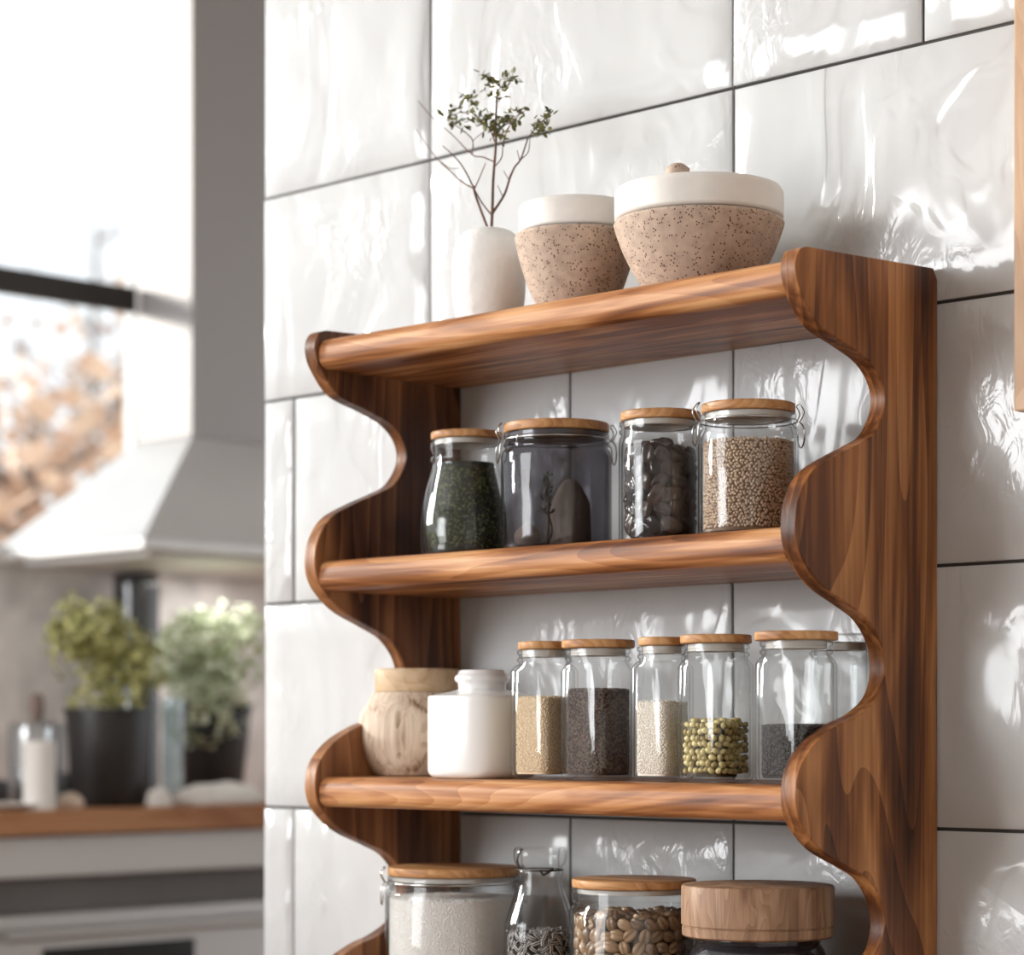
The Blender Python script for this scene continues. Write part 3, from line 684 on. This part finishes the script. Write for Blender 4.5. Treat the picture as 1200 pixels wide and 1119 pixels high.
# an empty clip jar further back
square_jar(985, 42, 742, 40, 'empty clear glass jar with a glass lid behind the jar of black seeds', Y=-.062, lid='glass', sq=.3)

# white canister
p, t = spot(565, -0.160, SZ[2] + .0003); r = wpx(62, t) / 1.06
can = thing('white_canister', 'squat white ceramic canister with a small glossy knob lid', 'canister', p)
hb = fillz(815, t, p); hk = fillz(785, t, p); rk = wpx(31, t)
pr = [(0, 0, 0), (r - .010, 0, .35)] + arc(r - .010, .010, .010, -90, 0, 5, .35)[1:] + [(r, hb - .003, .35)] + arc(r - .003, hb - .003, .003, 0, 90, 4, .35)[1:] + [(rk + .006, hb + .0045, 0), (rk - .001, hb + .006, 0), (rk - .001, hb + .0065, 0), (0, hb + .0065, 0)]
MB().lathe(pr, 72).build('canister_body', WHITE, can, smooth=50)
MB().lathe([(0, hb + .0068), (rk - .003, hb + .0068), (rk - .003, hb + .010)] + arc(rk - .004, hk - .010, .0055, -70, 70, 8) + arc(rk - .006, hk - .003, .003, 20, 90, 3) + [(0, hk)], 56).build('lid', glassmat('frosted_lid_glass', (0.80, 0.80, 0.80), (.5, .5, .5), base=.28, rough=.12) if False else plain('glossy_white_lid', (0.80, 0.79, 0.79), .12, coat=.6), can, smooth=50)
# turned wooden pot
p, t = spot(489, -0.098, SZ[2] + .0003); r = wpx(71, t)
pot = thing('wooden_pot', 'round pale turned wooden pot with a honey-coloured neck, left end of the third shelf', 'pot', p)
hb = fillz(811, t, p); ht = fillz(784, t, p); rn = wpx(50, t)
MB().lathe([(0, 0), (r * .70, 0)] + catmull([(r * .74, .002), (r * .88, hb * .17), (r * .985, hb * .38), (r * .99, hb * .54), (r * .93, hb * .74), (r * .80, hb * .90), (rn * 1.03, hb * .985)], 6) + [(rn, hb), (0, hb)], 72).build('pot_body', W_pot, pot, smooth=60)
MB().lathe([(0, hb + .0003), (rn * .985, hb + .0003), (rn * .99, hb + .001), (rn, ht - .003), (rn * .985, ht - .0008), (rn * .96, ht), (rn * .86, ht), (rn * .84, ht - .006), (0, ht - .008)], 72).build('pot_neck', W_potneck, pot, smooth=50)

# ---- shelf 4
Y4 = -0.125
p, t = spot(532, Y4, SZ[3] + .0003); r = wpx(81, t)
o, p, t, r, hn = round_jar(532, Y4, SZ[3], 81, 1011, 'large clip jar of white salt with a wide bamboo lid on the lowest shelf', wn=76, lidw=78, clip=True, nk=.015, lidh=.0102, name='salt_jar')
heap('white_salt', r - .004, .006, hn - .0262, .0024, (.0015, .0012), [grainmat('salt_grain', (0.90, 0.87, 0.84), (0.95, 0.93, 0.91), .5), plain('salt_mass', (0.92, 0.89, 0.86), .9)], loc=p, label='coarse white salt filling the large clip jar', cat='salt')
# bottle
p, t = spot(633, -0.135, SZ[3] + .0003); r = wpx(42, t)
bt = thing('glass_bottle', 'narrow-necked clear glass bottle with striped seeds, behind the bean jar', 'bottle', p)
zz = lambda y: zat(y, t) - p.z
rn = wpx(27, t)
pr = [(0, 0), (r - .007, 0)] + arc(r - .007, .007, .007, -90, 0, 4)[1:] + catmull([(r, zz(1150)), (r, zz(1090)), (r * .95, zz(1076)), (rn * 1.15, zz(1050)), (rn * .98, zz(1036)), (rn * .95, zz(1028))], 5)
pr += [(rn * 1.02, zz(1024)), (rn * 1.02, zz(1020)), (rn * .94, zz(1016)), (rn * 1.08, zz(1012)), (rn * 1.16, zz(1006)), (rn * 1.16, zz(997)), (rn * 1.08, zz(993)), (rn * .9, zz(993)), (rn * .84, zz(1000)), (rn * .82, zz(1034)), (rn * 1.0, zz(1052)), (r * .86, zz(1078)), (r - .003, zz(1092)), (r - .003, .010), (r - .008, .005), (0, .005)]
MB().lathe(pr, 72).build('glass_body', GLASS, bt, smooth=60)
m = MB(); zc = zz(1019); rw = rn * 1.0
m.tube([(rw * math.cos(2 * PI * k / 32), rw * math.sin(2 * PI * k / 32), zc) for k in range(32)], .001, 6, closed=True)
m.tube(catmull([(rw * .72, -rw * .72, zc), (rw * 1.0, -rw * .85, zc - .004), (rw * 1.15, -rw * .7, zc - .001), (rw * 1.2, -rw * .45, zc + .003)], 4), .0014, 6)
m.tube(catmull([(-rw * .9, -rw * .3, zc), (-rw * 1.1, -rw * .3, zc + .010), (-rw * .9, -rw * .3, zc + .021), (-rw * .3, -rw * .8, zc + .023)], 4), .0012, 6)
m.build('wire_clip', plain('dark_wire', (0.10, 0.095, 0.09), .35, metal=1), bt, smooth=60)
def stripemat():
    m, nt, b = newmat('striped_seed'); tc = nt.nodes.new('ShaderNodeTexCoord')
    w = nt.nodes.new('ShaderNodeTexWave'); w.bands_direction = 'Y'; w.inputs['Scale'].default_value = 130; w.inputs['Distortion'].default_value = .6
    L(nt, tc.outputs['Object'], w.inputs['Vector'])
    r = nt.nodes.new('ShaderNodeValToRGB'); r.color_ramp.elements[0].position = .55; r.color_ramp.elements[1].position = .7
    r.color_ramp.elements[0].color = (0.015, 0.013, 0.013, 1); r.color_ramp.elements[1].color = (0.55, 0.52, 0.50, 1)
    L(nt, w.outputs['Fac'], r.inputs['Fac']); L(nt, r.outputs['Color'], b.inputs['Base Color']); b.inputs['Roughness'].default_value = .45
    return m
STR = stripemat()
ft = zz(1092)
sl = slots(r - .0036 - .0024, ft - .034, ft, .0072, 0, True, .2, random.Random(6))
pieces('striped_seed', small('striped_seed', .0062, .0031, .0020, STR), sl[:300], p, 'black and white striped seed in the narrow-necked bottle', 'seed', 'striped seeds in the bottle', .25, 6)
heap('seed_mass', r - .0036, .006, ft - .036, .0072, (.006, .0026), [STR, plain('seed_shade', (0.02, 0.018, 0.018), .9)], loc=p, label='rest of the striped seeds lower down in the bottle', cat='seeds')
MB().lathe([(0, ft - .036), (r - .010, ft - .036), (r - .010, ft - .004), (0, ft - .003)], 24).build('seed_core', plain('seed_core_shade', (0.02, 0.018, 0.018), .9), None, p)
tag(bpy.data.objects['seed_core'], 'dark middle of the striped seeds heaped in the bottle', 'seeds', kind='stuff')
# bean jar
o, p, t, r, hn = round_jar(743, -0.13, SZ[3], 76, 1025, 'wide glass jar of brown coffee beans with a bamboo lid, beside the bottle', wn=70, lidw=73, nk=.020, lidh=.0095, name='bean_jar')
COF = grainmat('roasted_bean', (0.15, 0.085, 0.045), (0.42, 0.27, 0.15), .33, per='object')
ft = hn - .030
sl = slots(r - .004 - .0052, .013, ft, .0135, 0, True, .12, random.Random(8))
sl.sort(key=lambda q: -q[0].z)
pieces('coffee_bean', small('coffee_bean', .0088, .0064, .0048, COF, .0022, 3), sl[:300], p, 'light brown coffee bean in the wide jar on the lowest shelf', 'bean', 'coffee beans in the wide jar', .1, 8)
zlow = min(q[0].z for q in sl[:300])
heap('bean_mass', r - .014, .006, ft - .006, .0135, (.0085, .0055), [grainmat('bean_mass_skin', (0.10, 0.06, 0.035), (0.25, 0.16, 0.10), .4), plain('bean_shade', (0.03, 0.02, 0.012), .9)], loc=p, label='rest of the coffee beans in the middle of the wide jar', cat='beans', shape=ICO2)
# dark jar with thick lid
p, t = spot(888, -0.128, SZ[3] + .0003)
dj = thing('dark_jar', 'black jar with a thick round walnut-brown wooden lid at the right of the lowest shelf', 'jar', p)
zz = lambda y: zat(y, t) - p.z
rl = wpx(89.5, t); zb, zt = zz(1097), zz(1036); r = wpx(82, t); rn = wpx(70, t)
MB().lathe([(0, 0), (r - .008, 0)] + arc(r - .008, .008, .008, -90, 0, 4)[1:] + catmull([(r, .03), (r * 1.0, zz(1135)), (r * .97, zz(1117)), (rn * 1.04, zz(1105)), (rn, zz(1101))], 5) + [(rn, zb - .0005), (0, zb - .0005)], 80).build('jar_body', plain('black_glazed_jar', (0.018, 0.018, 0.022), .12, coat=.5), dj, smooth=60)
MB().lathe([(rn, zb - .006), (rn + .003, zb - .0055), (rn + .0032, zb - .001), (rn, zb - .0006)], 80).build('rim_ring', GLASS, dj, smooth=60)
l = MB(); l.lathe([(0, zb), (rl - .0035, zb), (rl - .001, zb + .002), (rl - .0008, zb + .0105), (rl - .0018, zb + .0112), (rl - .0018, zb + .0122), (rl, zb + .013), (rl, zt - .003), (rl - .0012, zt - .0006), (rl - .003, zt), (0, zt + .0005)], 96)
l.build('lid', W_lid2, dj, smooth=40)

# ------------------------------------------------------------------ wall cabinet at the right edge
YC = -0.055
xc, tc_ = onY(1187.5, YC)
cab = thing('wall_cabinet', 'pale wooden wall cabinet cut off by the right edge of the photo', 'cabinet', (xc, YC, zat(482, tc_)))
ch = 3.0 - cab.location.z
MB().box(0, .018, 0, .5, -YC - .0015, ch).build('cabinet_body', W_cab, cab, bevel=.002)
MB().box(0, 0, 0, .5, .0175, ch).build('door', W_cab, cab, bevel=.002)

# ------------------------------------------------------------------ background: hood
XH = onY  # (kept short) helper name
XF = C.x - 4.16                                  # front plane of the hood
Yc0, tcn = onX(168, XF)                          # its near corner
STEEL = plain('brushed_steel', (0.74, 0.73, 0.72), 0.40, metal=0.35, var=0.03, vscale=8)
XCH = WX + 0.215; Ych0, tch = onX(225, XCH)
z_lip0 = zat(642, tcn); z_lip1 = zat(629, tcn); z_top = zat(511, tch)
hood = thing('range_hood', 'light grey cooker hood with a sloping canopy and square chimney beside the window', 'cooker hood', (WX + .002, Yc0, z_lip0))
HL = tuple(hood.location)
yw = Yc0 + 1.20; Ych1 = Ych0 + (1.2 - 2 * (Ych0 - Yc0))
x0 = WX + .002
cn = MB()
lo = [(x0, Yc0, z_lip1), (XF, Yc0, z_lip1), (XF, yw, z_lip1), (x0, yw, z_lip1)]
hi = [(x0, Ych0, z_top), (XCH, Ych0, z_top), (XCH, Ych1, z_top), (x0, Ych1, z_top)]
cn.add(lo + hi, [(0, 1, 5, 4), (1, 2, 6, 5), (2, 3, 7, 6), (3, 0, 4, 7), (4, 5, 6, 7), (0, 3, 2, 1)])
rel(cn, HL).build('canopy', STEEL, hood, smooth=0)
rel(MB().box(x0, Yc0, z_lip0, XF, yw, z_lip1 - .0005), HL).build('hood_rim', STEEL, hood, bevel=.002)
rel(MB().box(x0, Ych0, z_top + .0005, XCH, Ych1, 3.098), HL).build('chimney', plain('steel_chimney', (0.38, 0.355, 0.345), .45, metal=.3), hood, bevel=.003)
rel(MB().box(x0 + .05, Yc0 + .05, z_lip0 - .012, XF - .05, yw - .05, z_lip0 - .0005), HL).build('filter_panel', plain('pale_filter', (0.85, 0.84, 0.83), .5), hood)

# counter
XK = C.x - 4.06; Yk, tk = onX(150, XK)
zk1 = zat(947, tk); zk0 = zat(975, tk)
YA, YB = -1.0, 4.0
wt = tag(MB().box(WX + .019, YA, zk0, XK, YB, zk1).build('worktop', W_top, None, bevel=.003), 'orange-brown oak worktop under the potted herbs', 'worktop')
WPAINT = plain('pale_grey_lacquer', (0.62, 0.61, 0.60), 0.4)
zd0 = zat(1024, tk); ysp = onX(-160, XK)[0]
cabn = thing('base_cabinet', 'pale grey kitchen base cabinet with a wide drawer under the oak worktop', 'cabinet', (WX + .02, YA, .001))
KL = tuple(cabn.location)
XD = XK - .02
zz0 = zat(1066, tk)
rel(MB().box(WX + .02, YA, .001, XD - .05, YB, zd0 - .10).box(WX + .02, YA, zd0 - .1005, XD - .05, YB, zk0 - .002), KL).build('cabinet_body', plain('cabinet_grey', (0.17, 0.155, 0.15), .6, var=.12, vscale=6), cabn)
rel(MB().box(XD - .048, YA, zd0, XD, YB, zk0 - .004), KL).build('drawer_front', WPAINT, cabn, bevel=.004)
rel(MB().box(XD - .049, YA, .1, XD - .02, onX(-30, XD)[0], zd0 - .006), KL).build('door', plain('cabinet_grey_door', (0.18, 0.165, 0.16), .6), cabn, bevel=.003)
# oven
oy0, oy1 = onX(-20, XD)[0], onX(-20, XD)[0] + .9
zo = zat(1066, tk)
ov = thing('oven', 'built-in stainless steel oven with a bar handle and dark glass window', 'oven', (XD - .04, oy0, .12))
OL = tuple(ov.location)
SS = plain('oven_steel', (0.50, 0.48, 0.47), .38, metal=.7)
rel(MB().box(XD - .0485, oy0, .12, XD, oy1, zo), OL).build('oven_front', SS, ov, bevel=.004)
zh = zat(1088, tk)
hd = MB(); hd.tube([(XD + .035, oy0 + .03, zh), (XD + .035, oy1 - .03, zh)], .011, 14)
for yy in (oy0 + .07, oy1 - .07): hd.tube([(XD, yy, zh), (XD + .035, yy, zh)], .007, 10)
rel(hd, OL).build('handle', SS, ov, smooth=50)
yg1 = onX(228, XD + .002)[0]; yg0 = onX(60, XD + .002)[0]
rel(MB().box(XD + .0003, yg0 - .02, .2, XD + .004, yg1, zat(1106, tk)), OL).build('oven_glass', plain('black_oven_glass', (0.006, 0.006, 0.007), .1), ov, bevel=.001)

# things on the counter ------------------------------------------------
ZC = zk1 + .0005
def on_counter(px, X): 
    Y, tq = onX(px, X); return Vector((X, Y, ZC)), tq
BLK = plain('black_plant_pot', (0.022, 0.020, 0.020), .45)
def bush(name, px, X, wfol, ybot, ytop, wpot_t, wpot_b, ypot, label, c1, c2, seed, leafs=.016, shift=0, nleaf=1700, potlab=None):
    p, tq = on_counter(px, X); zf = lambda y: zat(y, tq) - ZC
    o = thing(name, label, 'plant', p); rr = random.Random(seed)
    rt, rb_, hp = wpx(wpot_t, tq), wpx(wpot_b, tq), zf(ypot)
    MB().lathe([(0, 0), (rb_, 0), (rb_ + .002, .003), (rt, hp - .012), (rt + .004, hp - .011), (rt + .004, hp), (rt - .002, hp), (rt - .004, hp - .015), (0, hp - .015)], 40).build('pot', BLK, o, smooth=40)
    r = wpx(wfol, tq); zc0, zc1 = zf(ybot), zf(ytop); zc = (zc0 + zc1) / 2; hz = (zc1 - zc0) / 2
    sx = wpx(shift, tq)
    f = MB(); st = MB()
    blobs = []
    for k in range(16):
        d = Vector((rr.uniform(-1, 1), rr.uniform(-1, 1), rr.uniform(-1, 1))) * .62
        blobs.append((Vector((d.x * r * .9, sx + d.y * r, zc + d.z * hz)), rr.uniform(.40, .56)))
    for k in range(nleaf):
        bc, bs = rr.choice(blobs); d = Vector((rr.gauss(0, 1), rr.gauss(0, 1), rr.gauss(0, 1))).normalized()
        q = bc + Vector((d.x * r * bs, d.y * r * bs, d.z * hz * bs)) * rr.uniform(.7, 1)
        n_ = (d + Vector((rr.gauss(0, .4), rr.gauss(0, .4), rr.gauss(0, .4)))).normalized()
        dd = n_.cross(Vector((rr.gauss(0, 1), rr.gauss(0, 1), rr.gauss(0, 1))))
        vs, fs = leaf(q, dd, n_, rr.uniform(.7, 1.2) * leafs, .75); f.add(vs, fs)
    for k in range(9):
        bc = blobs[k][0]; st.tube(catmull([(0, 0, hp - .012), (bc.x * .3, bc.y * .3, (hp + bc.z) / 2), tuple(bc)], 4), .002, 6, .001)
    f.build('foliage', grainmat(name + '_leaf_%d' % seed, c1, c2, .5), o, smooth=0); st.build('stem', BARK, o, smooth=60)
    return o
XM = XK - .13
bush('potted_herb', 127, XM, 62, 846, 706, 50, 42, 830, 'bushy olive-green herb in a straight black pot on the worktop', (0.24, 0.24, 0.06), (0.66, 0.64, 0.28), 21, leafs=.017)
bush('potted_herb', 250, XM - .14, 70, 868, 712, 44, 32, 826, 'paler green leafy plant in a tapered black pot by the tiled wall', (0.32, 0.38, 0.20), (0.82, 0.88, 0.68), 22, shift=-9, leafs=.023, nleaf=1500)
# drooping front leaves of the second plant
# narrow clear glass in front of it
p, tq = on_counter(203, XM + .02)
g = thing('glass_tumbler', 'tall narrow clear glass between the two black plant pots', 'glass', p)
rg = wpx(13, tq); hg = zat(818, tq) - ZC
MB().lathe([(0, 0), (rg - .002, 0), (rg, .002), (rg, hg), (rg - .002, hg), (rg - .002, .008), (0, .008)], 32).build('glass_body', glassmat('pale_blue_glass', (0.86, 0.92, 0.94), (.45, .5, .52), base=.16), g, smooth=50)
# tall black cylinder behind
p, tq = on_counter(160, WX + .13)
cy = thing('tall_canister', 'tall black cylinder standing behind the olive-green herb under the hood', 'canister', p)
rc = wpx(27, tq); hc = zat(672, tq) - ZC
MB().lathe([(0, 0), (rc, 0), (rc, hc - .03), (rc, hc - .004)] + [(rc - .004, hc), (0, hc)], 48).build('canister_body', plain('gloss_black_metal', (0.03, 0.03, 0.033), .22, coat=.4), cy, smooth=50)
# candle / bottles on the left
CREAM = plain('cream_wax', (0.80, 0.77, 0.73), .55)
p, tq = on_counter(46, XK - .045)
c_ = thing('white_dispenser', 'plain white cylindrical bottle at the front left of the worktop', 'bottle', p)
rb_ = wpx(19, tq); hb = zat(868, tq) - ZC
MB().lathe([(0, 0), (rb_, 0), (rb_, hb - .01)] + arc(rb_ - .006, hb - .006, .006, 0, 90, 4) + [(0, hb)], 40).build('bottle_body', CREAM, c_, smooth=50)
p, tq = on_counter(43, XK - .28)
c2 = thing('glass_canister', 'pale glass canister with a small brown knob behind the white bottle', 'canister', p)
rb_ = wpx(33, tq); hb = zat(846, tq) - ZC; hk = zat(812, tq) - ZC; rk = wpx(9, tq)
MB().lathe([(0, 0), (rb_, 0), (rb_, hb - .012)] + arc(rb_ - .012, hb - .012, .012, 0, 90, 5) + [(0, hb)], 40).build('glass_body', glassmat('milky_glass', (0.80, 0.83, 0.85), (.5, .52, .54), base=.22, rough=.15), c2, smooth=50)
MB().lathe([(0, 0.002), (rb_ - .010, .002), (rb_ - .010, hb * .45), (0, hb * .45)], 32).build('filling', plain('grey_filling', (0.50, 0.49, 0.50), .8), c2, smooth=50)
MB().lathe([(0, hb), (rk * .7, hb), (rk, (hb + hk) / 2), (rk * .8, hk - .004), (0, hk)], 24).build('knob', plain('brown_knob', (0.25, 0.18, 0.15), .6), c2, smooth=60)
# dark small bowl, round white pieces, towel
p, tq = on_counter(76, XK - .20)
b_ = thing('black_dish', 'small dark bowl between the white bottle and black pot', 'bowl', p)
rr_ = wpx(10, tq); hh = zat(906, tq) - ZC
MB().lathe([(0, 0), (rr_ * .5, 0), (rr_ * .8, hh * .4), (rr_, hh), (rr_ - .003, hh), (rr_ * .7, hh * .45), (0, .006)], 36).build('bowl_body', plain('charcoal_ceramic', (0.05, 0.05, 0.055), .4), b_, smooth=50)
def lump(name, px, X, w, ytop, label, cat, m, seed, dx=.6):
    p, tq = on_counter(px, X); hw = wpx(w, tq) * 1.25; hh = zat(ytop, tq) - ZC
    bm = bmesh.new(); bmesh.ops.create_uvsphere(bm, u_segments=36, v_segments=18, radius=1)
    for v in bm.verts:
        n_ = 1 + .22 * mnoise.noise(Vector((v.co.x * 2.2 + seed, v.co.y * 2.5, v.co.z * 2))); v.co *= n_
        v.co = Vector((v.co.x * hw * dx, v.co.y * hw, max(0, (v.co.z + .35) / 1.35) * hh))
    me = bpy.data.meshes.new(name); bm.to_mesh(me); bm.free(); me.materials.append(m); me.polygons.foreach_set('use_smooth', [True] * len(me.polygons))
    o = bpy.data.objects.new(name, me); col.objects.link(o); o.location = p; return tag(o, label, cat)
CLOTH = plain('white_linen', (0.78, 0.75, 0.71), .85, bump=.3, bscale=40)
lump('folded_cloth', 256, XK - .050, 54, 917, 'long crumpled white cloth along the worktop edge by the tiled wall', 'cloth', CLOTH, 1.0, .3)
lump('rolled_cloth', 186, XK - .030, 14, 922, 'small bunched white cloth in front of the black pot', 'cloth', CLOTH, 5.0, .55)
lump('bread_roll', 82, XK - .055, 13, 929, 'small pale round bun beside the white bottle', 'bread', plain('pale_dough', (0.72, 0.58, 0.46), .7), 3.0, .9)
p, tq = on_counter(-4, XK - .10)
pl = thing('serving_plate', 'pale shallow plate at the left end of the worktop', 'plate', p)
MB().lathe([(0, 0), (.05, 0), (.085, .010), (.088, .011), (.088, .013), (.05, .004), (0, .004)], 48).build('plate_body', plain('cream_plate', (0.82, 0.76, 0.70), .4), pl, smooth=50)
p, tq = on_counter(-34, XK - .26)
kt = thing('dark_kettle', 'dark rounded pan behind the plate at the left end', 'pan', p)
MB().lathe([(0, 0), (.065, 0), (.075, .01), (.078, .05), (.074, .056), (.07, .05), (.066, .012), (0, .010)], 40).build('pan_body', plain('dark_enamel', (0.09, 0.09, 0.10), .35), kt, smooth=50)

# ------------------------------------------------------------------ outside: autumn trees and ground
struct(MB().box(WX - 25, -14, -0.6, WX - .07, 26, -0.5), 'ground', plain('pale_gravel', (0.55, 0.52, 0.48), .9, var=.15, vscale=3), smooth=0)
def tree(px, dist, ztop, zmid, rad, label, c1, c2, seed, nleaf=2600):
    d = F + R * ((px - CXP) / FPX); q = C + d * dist
    o = thing('autumn_tree', label, 'tree', (q.x, q.y, -.5)); rr = random.Random(seed)
    tr = MB(); tr.tube(catmull([(0, 0, 0), (.05, .03, 1.0), (-.04, 0, zmid), (0, .03, ztop)], 5), .10, 10, .02)
    f = MB(); tips = []
    for k in range(26):
        z = rr.uniform(.9, ztop - .2); a = rr.uniform(0, 2 * PI); ln = rad * rr.uniform(.5, 1.0) * (1 - .6 * max(0, (z - zmid) / (ztop - zmid)))
        e = Vector((ln * math.cos(a), ln * math.sin(a), z + ln * rr.uniform(.2, .7))); tips.append(e)
        tr.tube(catmull([(0, 0, z), tuple(e * .5 + Vector((0, 0, z * .5))), tuple(e)], 4), .025, 6, .006)
    for k in range(nleaf):
        e = rr.choice(tips); c = e * rr.uniform(.7, 1.08) + Vector((rr.gauss(0, .22), rr.gauss(0, .22), rr.gauss(0, .22)))
        vs, fs = leaf(c, Vector((rr.gauss(0, 1), rr.gauss(0, 1), rr.gauss(0, 1))), Vector((rr.gauss(0, 1), rr.gauss(0, 1), rr.gauss(0, 1))), rr.uniform(.06, .13), .8); f.add(vs, fs)
    tr.build('trunk', plain('grey_bark_%d' % seed, (0.20, 0.16, 0.14), .9), o, smooth=60)
    f.build('foliage', grainmat('hazed_autumn_leaf_%d' % seed, c1, c2, .6), o, smooth=0)  # autumn tones, with bright outdoor haze put into the leaf colours as paleness
tree(30, 9.0, 2.7, 1.8, 1.0, 'orange-leaved autumn tree outside the window, nearest the glass', (0.55, 0.38, 0.28), (0.92, 0.68, 0.50), 31)
tree(130, 13.0, 3.5, 2.2, 1.2, 'brown and rust autumn tree outside, next to the white window reveal', (0.36, 0.28, 0.24), (0.88, 0.58, 0.40), 32)
tree(-10, 17.0, 3.9, 2.4, 1.5, 'grey-brown tree outside at the left edge of the window, leaves paled to imitate haze', (0.35, 0.28, 0.25), (0.75, 0.62, 0.55), 33)
tree(110, 22.0, 6.2, 3.6, 1.6, 'tall sparse tree far outside the window, leaves paled to imitate haze', (0.55, 0.50, 0.50), (0.80, 0.75, 0.75), 34, nleaf=1200)

# ------------------------------------------------------------------ light
world = bpy.data.worlds.new('sky'); scene.world = world; world.use_nodes = True
nt = world.node_tree; bg = nt.nodes['Background']
bg.inputs['Color'].default_value = (0.93, 0.965, 1.0, 1); bg.inputs['Strength'].default_value = 1.5
sd = bpy.data.lights.new('sun', 'SUN'); sd.energy = 4.5; sd.angle = math.radians(11); sd.color = (1.0, 0.96, 0.90)
so = bpy.data.objects.new('sun', sd); col.objects.link(so)
so.rotation_euler = Vector((1.0, 0.42, -0.29)).to_track_quat('-Z', 'Y').to_euler(); so.location = (-4, -3, 4)
def area(name, loc, to, sx, sy, e, c):
    d = bpy.data.lights.new(name, 'AREA'); d.shape = 'RECTANGLE'; d.size = sx; d.size_y = sy; d.energy = e; d.color = c
    o = bpy.data.objects.new(name, d); col.objects.link(o); o.location = loc
    o.rotation_euler = (Vector(to) - Vector(loc)).to_track_quat('-Z', 'Y').to_euler(); return o
area('daylight_from_front_window', (-2.35, -4.55, 1.75), (-1.2, 0, 1.15), 2.0, 1.7, 145, (0.97, 0.985, 1.0))

lamp = area('hood_lamp', (XF - .22, Yc0 + .42, z_lip0 - .016), (XF - .24, Yc0 + .40, 0), .55, .12, 2.0, (1.0, 0.96, 0.92))
# ------------------------------------------------------------------ camera
cd = bpy.data.cameras.new('camera'); cam = bpy.data.objects.new('camera', cd); col.objects.link(cam); scene.camera = cam
cd.sensor_width = 36; cd.sensor_fit = 'HORIZONTAL'; cd.lens = FPX / 1200 * 36
cam.location = C; cam.rotation_euler = F.to_track_quat('-Z', 'Y').to_euler()
cd.shift_y = (HOR - 1119 / 2) / 1200; cd.clip_start = .05; cd.clip_end = 100
cd.dof.use_dof = True; cd.dof.focus_distance = 2.56; cd.dof.aperture_fstop = 3.8
scene.view_settings.view_transform = 'Standard'; scene.view_settings.look = 'None'; scene.view_settings.gamma = 1
scene.view_settings.use_curve_mapping = False
scene.view_settings.exposure = -0.05
scene.cycles.transparent_max_bounces = 40; scene.cycles.max_bounces = 10
scene.cycles.caustics_reflective = False; scene.cycles.caustics_refractive = False
